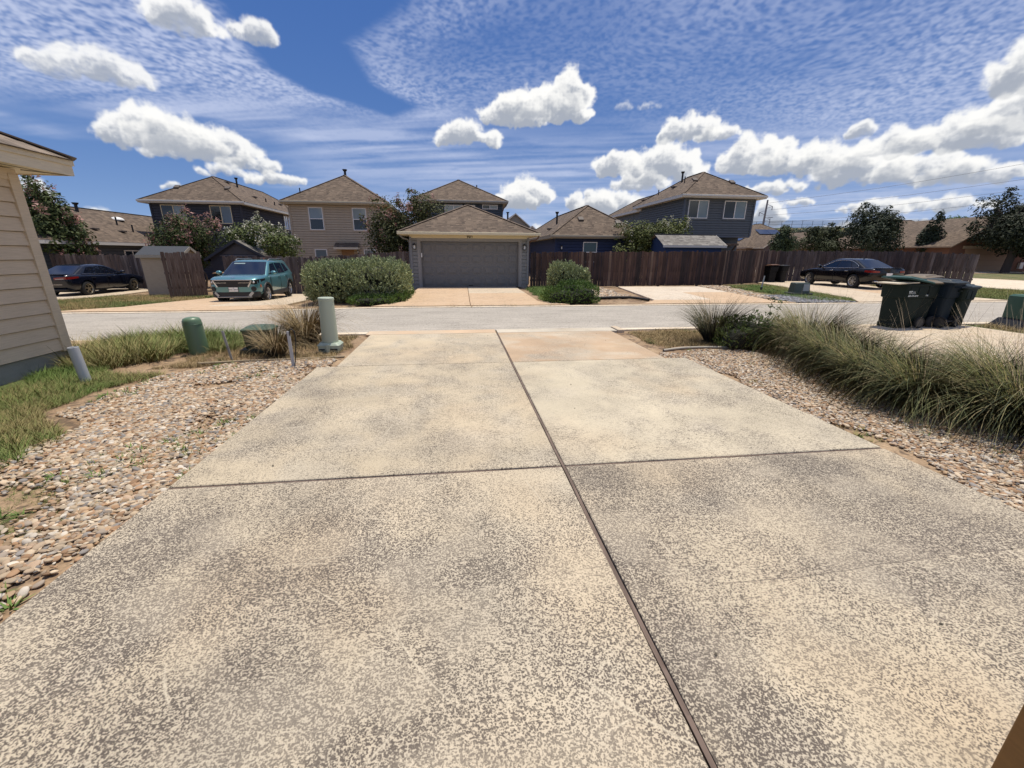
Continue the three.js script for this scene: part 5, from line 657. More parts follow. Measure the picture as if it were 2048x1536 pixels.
tag(part('garden_edging', tube([[4.8, 0.0, -15.5], [5.6, 0.02, -15.66], [6.6, 0.02, -15.6], [7.0, 0.0, -14.9]], 0.05, 30, 6), mat(0.012, 0.011, 0.011, 0.7), scene), 'black edging of the gravel bed across the street', 'edging', 'bed edgings');
{   // boxes on the far and right side
  const t = thing('utility_box', 'grey green utility box with pale sticker on the far lawn', 'utility box', [14.4, -0.02, -16.45], -0.2); part('cabinet', crease(loftY([[0.12, rrect(-0.32, 0.32, -0.25, 0.25, 0.03)], [0.5, rrect(-0.29, 0.29, -0.22, 0.22, 0.03)], [0.53, rrect(-0.27, 0.27, -0.2, 0.2, 0.03)]]), 0.5), phys(0.055, 0.075, 0.06, 0.5), t); part('plinth', rbx(-0.42, 0.42, 0, 0.12, -0.32, 0.32, 0.02), mat(0.05, 0.055, 0.05, 0.8), t); const s = part('sticker', merge([bx(0.02, 0.26, 0.2, 0.48, 0.245, 0.25)]), mat(0.36, 0.37, 0.36, 0.6), t);
  const u = thing('marker_post', 'thin pale marker post leaning on the far lawn', 'post', [14.2, -0.03, -18.5]); u.rotation.z = -0.1; part('stake', rbx(-0.03, 0.03, 0.1, 0.72, -0.012, 0.012, 0.004), mat(0.36, 0.36, 0.35, 0.5), u); part('foot', rbx(-0.04, 0.04, 0, 0.2, -0.03, 0.03, 0.006), M.black, u);
  const w = thing('utility_box', 'green louvred utility box on black plinth at the right edge', 'utility box', [13.55, -0.02, -8.42], -0.25); const m = phys(0.03, 0.09, 0.06, 0.5); part('cabinet', crease(loftY([[0.2, rrect(-0.3, 0.3, -0.26, 0.26, 0.03)], [0.72, rrect(-0.3, 0.3, -0.26, 0.26, 0.03)], [0.76, rrect(-0.26, 0.26, -0.22, 0.22, 0.03)]]), 0.5), m, w); part('plinth', crease(loftY([[0.0, rrect(-0.46, 0.46, -0.38, 0.38, 0.03)], [0.19, rrect(-0.34, 0.34, -0.3, 0.3, 0.03)]]), 0.5), M.black, w); for (let k = 0; k < 5; k++) part('louvre', rbx(-0.24, 0.24, 0.3 + k * 0.08, 0.33 + k * 0.08, 0.255, 0.275, 0.006), m, w);
}
// ---------- cedar post at the lower right ----------
{ const t = thing('wooden_post', 'stained cedar post close to the camera at the lower right', 'post', [0, 0, 0]); part('shaft', uvm(rbx(1.56, 1.705, 0.03, 2.6, -0.672, -0.527, 0.008)), new THREE.MeshStandardMaterial({ color: rgb(0.26, 0.13, 0.035), map: grainTile, roughness: 0.7 }), t); part('post_base', bx(1.55, 1.715, 0.0, 0.03, -0.682, -0.517), M.steel, t); }
// ---------- power line and the raised road in the distance ----------
{
  const t = thing('power_pole', 'tall grey power pole with side brackets beyond the right house', 'power pole', [81.5, 0, -110]); t.rotation.z = -0.02; part('shaft', cyl(0, 0, 15.6, 0, 0.36, 0.2, 12), mat(0.22, 0.21, 0.21, 0.8), t);
  for (const [y, d] of [[14.0, 1], [12.4, -1], [10.8, 1]]) { const b = grp('bracket', t); part('arm', merge([bar([0, y - 0.5, 0], [d * 1.7, y + 0.1, 0], 0.1, 0.1), bar([0, y + 0.6, 0], [d * 1.7, y + 0.1, 0], 0.08, 0.08)]), M.steel, b); part('insulator', cyl(d * 1.7, y - 0.8, y + 0.1, 0, 0.1), mat(0.3, 0.3, 0.32, 0.4), b); }
  const W = mat(0.12, 0.12, 0.13, 0.6); for (const [y, y2, z2, side] of [[14.8, 21.8, -70, 0.4], [13.2, 18.3, -70, 1.7], [11.6, 16.2, -72, -1.7], [10.0, 14.0, -74, 1.7]]) tag(part('power_line', tube([[81.5 + side, y, -110], [100, lerp(y, y2, 0.42) - 0.7, lerp(-110, z2, 0.42)], [126, y2, z2]], 0.028, 40, 5), W, scene), ['top power line wire sagging away to the upper right', 'second power line wire from the top', 'third power line wire from the top', 'lowest of the four power line wires'][[14.8, 13.2, 11.6, 10.0].indexOf(y)], 'power line', 'wires of the power line');
  const bank = struct('embankment', (() => { const p = [[70, -126], [95, -122], [130, -124], [170, -118], [230, -100]], pos = [], idx = [], uv = []; p.forEach(([x, z], i) => { const h = 8.6 + i * 0.75; pos.push(x, -0.1, z + 26, x, h, z + 2, x + 2, h, z - 14); uv.push(x, 0, x, 12, x, 26); if (i) { const a = (i - 1) * 3; idx.push(a, a + 3, a + 1, a + 1, a + 3, a + 4, a + 1, a + 4, a + 2, a + 2, a + 4, a + 5); } }); const g = new THREE.BufferGeometry(); g.setAttribute('position', new THREE.Float32BufferAttribute(pos, 3)); g.setAttribute('uv', new THREE.Float32BufferAttribute(uv, 2)); g.setIndex(idx); g.computeVertexNormals(); return g; })(), M.turf);
  const f = thing('chain_fence', 'distant wire fence along the raised road on the right', 'fence', [0, 0, 0]), P = [[84, 9.0, -121.6], [95, 9.35, -120], [130, 10.1, -122], [170, 10.85, -116]], hh = 2.0, fm = mat(0.16, 0.165, 0.17, 0.6), top = []; for (let i = 0; i < P.length - 1; i++) { const n = Math.round(Math.hypot(P[i + 1][0] - P[i][0], P[i + 1][2] - P[i][2]) / 3.6); for (let k = 0; k < n; k++) { const q = [0, 1, 2].map((c) => lerp(P[i][c], P[i + 1][c], k / n)); part('post', cyl(q[0], q[1] - 0.4, q[1] + hh, q[2], 0.055, 0.055, 6), fm, f); } for (const y of [hh, hh * 0.5, 0.1]) part('rail', bar([P[i][0], P[i][1] + y, P[i][2]], [P[i + 1][0], P[i + 1][1] + y, P[i + 1][2]], 0.06, 0.06), fm, f); part('mesh', face([[P[i][0], P[i][1], P[i][2]], [P[i + 1][0], P[i + 1][1], P[i + 1][2]], [P[i + 1][0], P[i + 1][1] + hh, P[i + 1][2]], [P[i][0], P[i][1] + hh, P[i][2]]]), mat(0.13, 0.14, 0.15, 0.8, { transparent: true, opacity: 0.35 }), f); }
  for (const [x, y, z, l] of [[83.4, 11.3, -110, 'distant street lamp just right of the power pole'], [139, 14.6, -103, 'distant street lamp behind the big right tree']]) { const s = thing('street_lamp', l, 'street lamp', [x, 0, z]); part('shaft', cyl(0, 0, y, 0, 0.11, 0.06, 8), M.steel, s); part('lamp_head', merge([rbx(-0.75, -0.15, y, y + 0.14, -0.15, 0.15, 0.03), rbx(0.15, 0.75, y, y + 0.14, -0.15, 0.15, 0.03), bar([-0.5, y, 0], [0.5, y, 0], 0.06, 0.06)]), M.steel, s); }
}
// ---------- plants ----------
function leafMesh(R, lobes, n, size, tint, { shell = 0.5, up = 0.45, aspect = 0.5 } = {}) {
  const pos = [], col = [], idx = [], w = lobes.map((l) => (l.r[0] * l.r[1] * l.r[2]) ** (2 / 3)), sum = w.reduce((a, b) => a + b, 0), d = V(), n0 = V(), e = V(), s = V();
  for (let i = 0; i < n; i++) {
    let k = 0, q = R() * sum; while (q > w[k] && k < w.length - 1) q -= w[k++]; const l = lobes[k];
    d.set(R() - 0.5, R() - 0.5, R() - 0.5).normalize(); const rough = 0.82 + 0.36 * vn(d.x * 3 + k * 7 + 9, d.y * 3 + d.z * 2.3 + 5), rad = (1 - shell * R() ** 1.6) * rough;
    const x = l.c[0] + d.x * l.r[0] * rad, y = l.c[1] + d.y * l.r[1] * rad, z = l.c[2] + d.z * l.r[2] * rad;
    n0.set(d.x + (R() - 0.5) * 1.5, d.y + up + (R() - 0.5) * 1.5, d.z + (R() - 0.5) * 1.5).normalize(); e.set(R() - 0.5, R() - 0.5, R() - 0.5).cross(n0).normalize(); s.crossVectors(n0, e);
    const L = size * (0.6 + 0.8 * R()), W = L * aspect * 0.5, b = pos.length / 3, c = tint(R, x, y, z, rad);
    pos.push(x - e.x * L / 2, y - e.y * L / 2, z - e.z * L / 2, x + s.x * W + n0.x * W * 0.3, y + s.y * W + n0.y * W * 0.3, z + s.z * W + n0.z * W * 0.3, x + e.x * L / 2, y + e.y * L / 2, z + e.z * L / 2, x - s.x * W + n0.x * W * 0.3, y - s.y * W + n0.y * W * 0.3, z - s.z * W + n0.z * W * 0.3);
    for (let j = 0; j < 4; j++) col.push(...c); idx.push(b, b + 1, b + 2, b, b + 2, b + 3);
  }
  return colored(pos, idx, col);
}
const green = (a, b, v = 0.35) => (R) => { const t = R(), k = 1 - v / 2 + v * R(); return [lerp(a[0], b[0], t) * k, lerp(a[1], b[1], t) * k, lerp(a[2], b[2], t) * k]; };
function flowerMesh(R, lobes, n, size, c0, c1, topBias = 0.2) {   // panicles: little heaps of petals at the crown's surface
  const pos = [], col = [], idx = [], d = V();
  for (let i = 0; i < n; i++) {
    const l = lobes[(R() * lobes.length) | 0]; do d.set(R() - 0.5, R() - 0.5 + topBias, R() - 0.5); while (d.lengthSq() > 0.25 || d.lengthSq() < 0.02); d.normalize(); const rad = 0.98 + 0.1 * R(), cx = l.c[0] + d.x * l.r[0] * rad, cy = l.c[1] + d.y * l.r[1] * rad, cz = l.c[2] + d.z * l.r[2] * rad, s = size * (0.5 + R()), t = R();
    for (let j = 0; j < 16; j++) { const px = cx + (R() - 0.5) * s, py = cy + (R() - 0.4) * s * 1.3, pz = cz + (R() - 0.5) * s, q = s * 0.24, b = pos.length / 3, k = 0.75 + 0.5 * R(); for (let v = 0; v < 3; v++) { pos.push(px + (R() - 0.5) * 2 * q, py + (R() - 0.5) * 2 * q, pz + (R() - 0.5) * 2 * q); col.push(lerp(c0[0], c1[0], t) * k, lerp(c0[1], c1[1], t) * k, lerp(c0[2], c1[2], t) * k); } idx.push(b, b + 1, b + 2); }
  }
  return colored(pos, idx, col);
}
function lobesFor(R, c, r, n, spread = 0.62, size = 0.46) { const o = []; for (let i = 0; i < n; i++) { const d = V(R() - 0.5, R() - 0.5, R() - 0.5).normalize().multiplyScalar(spread * (0.6 + 0.5 * R())), s = size * (0.7 + 0.6 * R()); o.push({ c: [c[0] + d.x * r[0], c[1] + d.y * r[1], c[2] + d.z * r[2]], r: [r[0] * s, r[1] * s, r[2] * s] }); } o.push({ c, r: r.map((q) => q * 0.55) }); return o; }
function tree(name, label, [x, z], { y, c, r, n = 9, leaves = 9000, size = 0.13, tint, flowers, stems = 4, trunkR = 0.05, bark = M.bark, seed = 1, spread, lobe, group, aspect, extra = [], shell = 0.55, spray = 0, category = 'tree', up }) {
  const R = rng(seed), base = y ?? gy(x, z) - 0.05, t = thing(name, label, category, [x, base, z], 0, group), lobes = [...lobesFor(R, c, r, n, spread, lobe), ...extra];
  const w = []; for (let k = 0; k < stems; k++) { const l = lobes[k % lobes.length], a = k / stems * 6.28 + R(), o = stems > 1 ? 0.12 : 0; w.push(limb([[Math.cos(a) * o, 0, Math.sin(a) * o], [Math.cos(a) * o * 2.2 + (R() - 0.5) * 0.1, (l.c[1] - l.r[1] * 0.4) * 0.5, Math.sin(a) * o * 2.2], [l.c[0] * 0.75, l.c[1] - l.r[1] * 0.5, l.c[2] * 0.75], l.c], trunkR, trunkR * 0.3, 10, 7)); }
  for (let k = 0; k < lobes.length; k++) { const l = lobes[k], m = lobes[(k * 3 + 1) % stems] ?? lobes[0]; w.push(limb([[m.c[0] * 0.5, (m.c[1] - m.r[1] * 0.5) * 0.8, m.c[2] * 0.5], [(m.c[0] + l.c[0]) / 2, (m.c[1] + l.c[1]) / 2 - 0.1, (m.c[2] + l.c[2]) / 2], l.c], trunkR * 0.45, trunkR * 0.12, 6, 5)); }
  part('trunk', merge(w), bark, t); if (spray) { const more = []; for (let k = 0; k < spray; k++) { const l = lobes[(R() * lobes.length) | 0], d = V(R() - 0.5, R() * 0.9 - 0.1, R() - 0.5).normalize(), s = 0.9 + 0.35 * R(); more.push({ c: [l.c[0] + d.x * l.r[0] * s, l.c[1] + d.y * l.r[1] * s, l.c[2] + d.z * l.r[2] * s], r: [0.22, 0.2, 0.22].map((q) => q * (0.6 + R()) * Math.max(r[0], 1.2) / 2.2) }); } lobes.push(...more); }
  part('crown', leafMesh(R, lobes, leaves, size, tint, { shell, aspect, up }), M.leaf, t);
  if (flowers) part('blossom', flowerMesh(R, lobes, flowers.n, flowers.size, flowers.c0, flowers.c1, flowers.top ?? 0.2), M.leaf, t);
  return t;
}
const myrtle = green([0.034, 0.054, 0.015], [0.085, 0.11, 0.028]), oak = green([0.018, 0.03, 0.016], [0.045, 0.062, 0.03]), PINK = { c0: [0.40, 0.19, 0.17], c1: [0.48, 0.30, 0.25] }, WHITE = { c0: [0.60, 0.58, 0.42], c1: [0.72, 0.70, 0.58] };
tree('crape_myrtle', 'pink crape myrtle beside the beige house at the far left', [-23.2, -28.4], { y: -0.4, c: [0, 2.95, 0], r: [2.1, 2.75, 2.0], n: 12, leaves: 16000, size: 0.2, tint: myrtle, flowers: { n: 120, size: 0.32, ...PINK }, seed: 3, spray: 20, group: 'crape myrtles behind the fences' });
tree('crape_myrtle', 'wide pink crape myrtle in front of the dark navy house', [-14.9, -27.3], { y: -0.4, c: [-0.3, 2.6, 0], r: [2.3, 1.75, 1.7], n: 12, leaves: 13000, size: 0.14, tint: myrtle, flowers: { n: 260, size: 0.24, ...PINK }, seed: 7, spray: 34, group: 'crape myrtles behind the fences' });
tree('crape_myrtle', 'white crape myrtle behind the teal SUV', [-10.5, -26.4], { y: -0.4, c: [0.0, 2.35, 0], r: [2.6, 1.55, 1.7], n: 13, leaves: 14000, size: 0.14, tint: green([0.045, 0.07, 0.016], [0.12, 0.15, 0.034]), flowers: { n: 230, size: 0.24, top: 0.28, ...WHITE }, seed: 12, spray: 26, group: 'crape myrtles behind the fences' });
tree('crape_myrtle', 'dense pink crape myrtle touching the garage roof', [-2.75, -24.3], { y: 0, c: [0, 2.85, 0], r: [1.95, 1.8, 1.5], n: 12, leaves: 13000, size: 0.14, tint: green([0.045, 0.055, 0.018], [0.11, 0.115, 0.036]), flowers: { n: 150, size: 0.21, ...PINK }, extra: [{ c: [1.5, 3.5, 0.2], r: [1.0, 0.85, 0.9] }, { c: [0.9, 4.0, 0.2], r: [0.9, 0.7, 0.8] }], seed: 19, spray: 22, group: 'crape myrtles behind the fences' });
tree('crape_myrtle', 'white crape myrtle above the navy shed on the right', [12.9, -27.0], { y: 0, c: [0.1, 2.75, 0], r: [2.5, 1.6, 1.4], n: 13, leaves: 13000, size: 0.15, tint: green([0.06, 0.08, 0.018], [0.15, 0.17, 0.04]), flowers: { n: 150, size: 0.21, top: 0.15, ...WHITE }, seed: 27, spray: 24, extra: [{ c: [-2.2, 1.6, 0.2], r: [1.0, 0.8, 0.8] }], group: 'crape myrtles behind the fences' });
tree('oak_tree', 'round dark oak in the middle of the trees beyond the right fence', [47.2, -45], { y: 0, c: [0, 3.9, 0], r: [3.3, 3.0, 2.6], n: 13, leaves: 12000, size: 0.26, tint: oak, stems: 1, trunkR: 0.2, bark: M.darkBark, seed: 33, spray: 40, group: 'trees beyond the right fence' });
tree('oak_tree', 'low bushy olive oak left of the round dark oak', [43.6, -48], { y: 0, c: [0, 3.0, 0], r: [3.1, 2.2, 2.2], n: 10, leaves: 9000, size: 0.25, tint: green([0.03, 0.04, 0.016], [0.065, 0.08, 0.03]), stems: 1, trunkR: 0.16, bark: M.darkBark, seed: 37, spray: 20, group: 'trees beyond the right fence' });
tree('young_tree', 'small pointed tree in front of the solar panel house', [33.7, -42], { y: 0, c: [0, 2.7, 0], r: [1.35, 1.75, 1.2], n: 9, leaves: 6000, size: 0.22, tint: green([0.025, 0.045, 0.018], [0.06, 0.085, 0.034]), stems: 1, trunkR: 0.09, bark: M.darkBark, seed: 43, spray: 12, extra: [{ c: [0.1, 4.0, 0], r: [0.5, 0.7, 0.5] }], group: 'trees beyond the right fence' });
tree('young_tree', 'narrow ragged tree in front of the distant brown bungalow', [55.2, -45], { y: 0, c: [0, 3.2, 0], r: [1.7, 2.1, 1.4], n: 9, leaves: 6000, size: 0.26, tint: oak, stems: 1, trunkR: 0.12, bark: M.darkBark, seed: 47, spray: 18, extra: [{ c: [0.1, 5.2, 0], r: [0.8, 1.1, 0.6] }, { c: [0.3, 6.1, 0], r: [0.35, 0.6, 0.35] }], group: 'trees beyond the right fence' });
tree('shade_tree', 'big dark spreading tree with bare trunk at the right edge', [57.4, -38.7], { y: 0, c: [2.4, 5.2, 0], r: [6.6, 3.9, 4.6], n: 24, leaves: 36000, size: 0.32, aspect: 0.4, tint: green([0.014, 0.022, 0.011], [0.04, 0.052, 0.022]), stems: 1, trunkR: 0.38, bark: M.darkBark, seed: 53, spray: 60, spread: 0.68, lobe: 0.46, group: 'trees beyond the right fence' });
tree('distant_tree', 'bright green distant tree mass behind the bungalow roof', [118, -88], { y: 0, c: [0, 7, 0], r: [9, 5, 4], n: 14, leaves: 9000, size: 0.6, tint: green([0.04, 0.085, 0.02], [0.08, 0.14, 0.035]), stems: 1, trunkR: 0.3, bark: M.darkBark, seed: 59, group: 'trees beyond the right fence' });
tree('distant_tree', 'dark distant trees below the wire fence on the raised road', [88, -96], { y: 0, c: [0, 5.5, 0], r: [11, 3.6, 4], n: 14, leaves: 8000, size: 0.6, tint: oak, stems: 1, trunkR: 0.3, bark: M.darkBark, seed: 63, group: 'trees beyond the right fence' });

// clipped grey-green shrubs: sprigs of small leaves over an added solid core, coloured dark as inner shade
function shrub(name, label, [x, z], lobes, n, size, tint, { core: cm, seed = 1, bare = 0 } = {}) {
  const R = rng(seed), t = thing(name, label, 'shrub', [x, gy(x, z) - 0.03, z]), pos = [], col = [], idx = [], d = V(), w = lobes.map((l) => (l.r[0] * l.r[1] * l.r[2]) ** (2 / 3)), sum = w.reduce((a, b) => a + b, 0), p = 3.4;
  const inside = (x_, y_, z_, me) => lobes.some((l, k) => k !== me && Math.abs((x_ - l.c[0]) / l.r[0]) ** p + Math.abs((y_ - l.c[1]) / l.r[1]) ** p + Math.abs((z_ - l.c[2]) / l.r[2]) ** p < 0.78);
  for (let i = 0; i < n; i++) {
    let k = 0, q = R() * sum; while (q > w[k] && k < w.length - 1) q -= w[k++]; const l = lobes[k]; d.set(R() - 0.5, R() - 0.5, R() - 0.5).normalize();
    const sq = (Math.abs(d.x) ** p + Math.abs(d.y) ** p + Math.abs(d.z) ** p) ** (-1 / p), lump = 0.86 + 0.24 * vn(d.x * 4 + k * 5 + 3, d.y * 4 + d.z * 3 + 8), rad = sq * lump * (1 - 0.28 * R() ** 1.8);
    const cx = l.c[0] + d.x * l.r[0] * rad, cy = l.c[1] + d.y * l.r[1] * rad, cz = l.c[2] + d.z * l.r[2] * rad; if (cy < 0.02 || inside(cx, cy, cz, k)) continue;
    const dir = V(d.x + (R() - 0.5) * 0.9, d.y + 0.75 + (R() - 0.5) * 0.9, d.z + (R() - 0.5) * 0.9).normalize(), c = tint(R), len = size * 2.2 * (0.6 + 0.8 * R());
    for (let j = 0; j < 5; j++) { const s = j / 5, ox = cx + dir.x * len * s, oy = cy + dir.y * len * s, oz = cz + dir.z * len * s, a = V(R() - 0.5, R() - 0.2, R() - 0.5).normalize().addScaledVector(dir, 0.6).normalize(), b = V(R() - 0.5, R() - 0.5, R() - 0.5).cross(a).normalize(), L = size * (0.7 + 0.6 * R()), W = L * 0.3, o = pos.length / 3, kk = 0.8 + 0.4 * R(); pos.push(ox, oy, oz, ox + a.x * L * 0.5 + b.x * W, oy + a.y * L * 0.5 + b.y * W, oz + a.z * L * 0.5 + b.z * W, ox + a.x * L, oy + a.y * L, oz + a.z * L, ox + a.x * L * 0.5 - b.x * W, oy + a.y * L * 0.5 - b.y * W, oz + a.z * L * 0.5 - b.z * W); for (let v = 0; v < 4; v++) col.push(c[0] * kk, c[1] * kk, c[2] * kk); idx.push(o, o + 1, o + 2, o, o + 2, o + 3); }
  }
  part('foliage', colored(pos, idx, col), M.leaf, t);
  part('shade_core', merge([...lobes.map((l) => { const g = new THREE.IcosahedronGeometry(1, 3), q = g.attributes.position; for (let i = 0; i < q.count; i++) { d.fromBufferAttribute(q, i).normalize(); const sq = (Math.abs(d.x) ** p + Math.abs(d.y) ** p + Math.abs(d.z) ** p) ** (-1 / p) * (0.66 + 0.1 * vn(d.x * 9, d.y * 9 + d.z * 5)); q.setXYZ(i, l.c[0] + d.x * l.r[0] * sq, Math.max(0, l.c[1] + d.y * l.r[1] * sq), l.c[2] + d.z * l.r[2] * sq); } g.computeVertexNormals(); return g; })]), cm ?? mat(0.018, 0.02, 0.012, 1), t);
  if (bare) { const w_ = []; for (let k = 0; k < bare; k++) { const a = (R() - 0.5) * 1.6, h = 0.35 + 0.4 * R(); w_.push(limb([[0.9 + R() * 0.3, 0, 1.35], [0.9 + a * 0.4, h * 0.6, 1.5], [0.9 + a * 0.8, h, 1.55 + 0.1 * R()]], 0.008, 0.003, 8, 5)); } part('bare_twig', merge(w_), mat(0.30, 0.29, 0.26, 0.9), t); }
  return t;
}
const sage = green([0.18, 0.22, 0.095], [0.38, 0.41, 0.21], 0.55);
shrub('clipped_hedge', 'long clipped silvery green hedge left of the garage drive', [-3.55, -16.3], [{ c: [-0.75, 0.66, 0], r: [0.98, 0.66, 1.5] }, { c: [0.72, 0.69, 0.05], r: [0.98, 0.69, 1.55] }], 8200, 0.07, sage, { seed: 5, bare: 9 });
shrub('clipped_bush', 'smaller clipped silvery green bush right of the garage drive', [4.22, -16.2], [{ c: [-0.22, 0.68, 0], r: [0.46, 0.58, 0.65] }, { c: [0.28, 0.60, 0.1], r: [0.44, 0.46, 0.6] }], 3000, 0.07, sage, { seed: 9 });
const lush = green([0.06, 0.115, 0.02], [0.13, 0.20, 0.04]);
shrub('low_green_shrub', 'low bright green shrub in front of the smaller clipped bush', [4.0, -14.5], [{ c: [-0.3, 0.2, 0], r: [0.75, 0.3, 0.6] }, { c: [0.35, 0.24, 0.0], r: [0.5, 0.34, 0.55] }, { c: [0.1, 0.3, -0.35], r: [0.6, 0.4, 0.4] }], 2600, 0.05, lush, { seed: 15 });
shrub('low_green_shrub', 'low green ground cover along the right foot of the long hedge', [-2.35, -15.0], [{ c: [-0.5, 0.1, 0.5], r: [0.75, 0.14, 0.45] }, { c: [0.15, 0.12, -0.6], r: [0.4, 0.18, 1.0] }, { c: [0.1, 0.1, -2.4], r: [0.4, 0.15, 1.2] }], 1900, 0.05, lush, { seed: 17 });

shrub('leafy_shrub', 'low leafy shrub between the dark grass clump and the sapling', [5.35, -7.05], [{ c: [-0.25, 0.16, 0.1], r: [0.4, 0.24, 0.3] }, { c: [0.3, 0.2, 0.0], r: [0.45, 0.3, 0.35] }, { c: [0.0, 0.22, -0.3], r: [0.5, 0.28, 0.3] }], 1300, 0.035, green([0.06, 0.10, 0.022], [0.14, 0.17, 0.045]), { seed: 19 });

// ---------- fountain grasses: every clump a thing ----------
function grassClump(name, label, [x, z], { n = 1400, h = 0.7, spread = 0.6, cols, seed = 1, base = 0.14, w = 0.0045, stalks = 0, stalkH = 1.1, lean = 0.6, group, up = 0.12 }) {
  const R = rng(seed), t = thing(name, label, 'ornamental grass', [x, gy(x, z) - 0.05, z], 0, group), pos = [], col = [], nor = [], idx = [];
  const blade = (a, rb, L, tilt, droop, c, wd) => {
    const ca = Math.cos(a), sa = Math.sin(a), bx0 = ca * rb, bz0 = sa * rb, S = 8, sway = (R() - 0.5) * 0.5, tw = R() * 3; let th = tilt, px = 0, py = 0, o = pos.length / 3;
    for (let i = 0; i <= S; i++) { const s = i / S, aa = a + sway * s * s, X = bx0 + Math.cos(aa) * px, Z = bz0 + Math.sin(aa) * px, hw = wd * (1 - s * 0.8), wx = -Math.sin(aa + tw) * hw, wz = Math.cos(aa + tw) * hw, k = 1; pos.push(X - wx, py, Z - wz, X + wx, py, Z + wz); col.push(c[0] * k, c[1] * k, c[2] * k, c[0] * k, c[1] * k, c[2] * k); nor.push(-Math.cos(aa) * Math.cos(th) * 0.6, 0.8, -Math.sin(aa) * Math.cos(th) * 0.6, -Math.cos(aa) * Math.cos(th) * 0.6, 0.8, -Math.sin(aa) * Math.cos(th) * 0.6); if (i < S) { px += Math.sin(th) * L / S; py = Math.max(0.02, py + Math.cos(th) * L / S); th += droop / S * (0.5 + s * 1.2); idx.push(o, o + 1, o + 3, o, o + 3, o + 2); o += 2; } }
  };
  for (let i = 0; i < n; i++) { const a = R() * 6.283, q = R(), L = h * (0.8 + 0.7 * R()) * (1 + 0.55 * q), c = cols[(R() * cols.length) | 0], k = 0.75 + 0.5 * R(); blade(a, base * Math.sqrt(R()), L, up + q * lean, (0.7 + 2.1 * q) * spread / 0.6 * (0.7 + 0.6 * R()), c.map((v) => v * k), w * (0.7 + 0.6 * R())); }
  for (let i = 0; i < stalks; i++) { const k = 0.8 + 0.4 * R(); blade(R() * 6.283, base * R(), stalkH * (0.75 + 0.5 * R()), 0.05 + 0.55 * R(), 0.3 * R(), [0.28 * k, 0.22 * k, 0.15 * k], w * 0.55); }
  part('blades', colored(pos, idx, col, nor), M.blade, t); return t;
}
const MUHLY = [[0.075, 0.092, 0.03], [0.12, 0.13, 0.042], [0.19, 0.17, 0.07], [0.05, 0.064, 0.023], [0.14, 0.145, 0.048], [0.28, 0.225, 0.11]], STRAW = [[0.30, 0.215, 0.11], [0.36, 0.27, 0.15], [0.22, 0.15, 0.075], [0.26, 0.20, 0.11], [0.15, 0.12, 0.05]], DARKG = [[0.05, 0.06, 0.03], [0.09, 0.08, 0.045], [0.035, 0.045, 0.022], [0.14, 0.115, 0.065]];
const rowG = 'fountain grass clumps along the right bed';
grassClump('fountain_grass', 'dark upright grass clump at the street end of the right bed', [4.95, -7.55], { n: 1000, h: 0.62, spread: 0.34, lean: 0.5, cols: DARKG, seed: 2, stalks: 30, stalkH: 0.85, group: rowG });
grassClump('fountain_grass', 'large olive and straw grass clump beside the leafy sapling', [5.95, -6.35], { n: 2400, h: 0.70, spread: 0.62, cols: [...MUHLY, [0.2, 0.17, 0.1], [0.24, 0.2, 0.12]], seed: 4, stalks: 60, stalkH: 0.95, base: 0.22, group: rowG });
grassClump('fountain_grass', 'second green grass clump from the leafy sapling', [5.55, -5.35], { n: 2400, h: 0.62, spread: 0.8, cols: MUHLY, seed: 6, stalks: 25, base: 0.2, group: rowG });
grassClump('fountain_grass', 'third green grass clump from the leafy sapling', [5.3, -4.55], { n: 2400, h: 0.62, spread: 0.82, cols: MUHLY, seed: 8, stalks: 20, base: 0.2, group: rowG });
grassClump('fountain_grass', 'green grass clump in the middle of the near bed with low arching blades', [5.12, -3.8], { n: 2400, h: 0.60, spread: 0.85, cols: MUHLY, seed: 10, stalks: 30, base: 0.2, group: rowG });
grassClump('fountain_grass', 'tall grass clump with many brown seed stalks near the right edge', [5.5, -3.15], { n: 2600, h: 0.74, spread: 0.75, cols: MUHLY, seed: 12, stalks: 90, stalkH: 1.15, base: 0.24, group: rowG });
grassClump('fountain_grass', 'nearest green grass clump cut by the right edge', [6.0, -2.55], { n: 2200, h: 0.74, spread: 0.75, cols: MUHLY, seed: 14, stalks: 50, stalkH: 1.05, base: 0.22, group: rowG });
grassClump('fountain_grass', 'grass clump behind the seed stalks beside the neighbour drive', [6.1, -3.9], { n: 1800, h: 0.62, spread: 0.7, cols: MUHLY, seed: 16, stalks: 60, stalkH: 1.1, base: 0.2, group: rowG });
grassClump('dry_grass_clump', 'dry straw grass clump in front of the squat utility box', [-3.04, -7.2], { n: 750, h: 0.42, spread: 0.5, lean: 0.5, cols: STRAW, seed: 22, stalks: 50, stalkH: 0.85, base: 0.1, group: 'dry grass clumps by the pedestals' });
grassClump('dry_grass_clump', 'larger dry straw grass clump behind the tall pale pedestal', [-2.95, -8.35], { n: 1200, h: 0.62, spread: 0.42, lean: 0.6, cols: STRAW, seed: 24, stalks: 40, stalkH: 0.8, base: 0.12, group: 'dry grass clumps by the pedestals' });
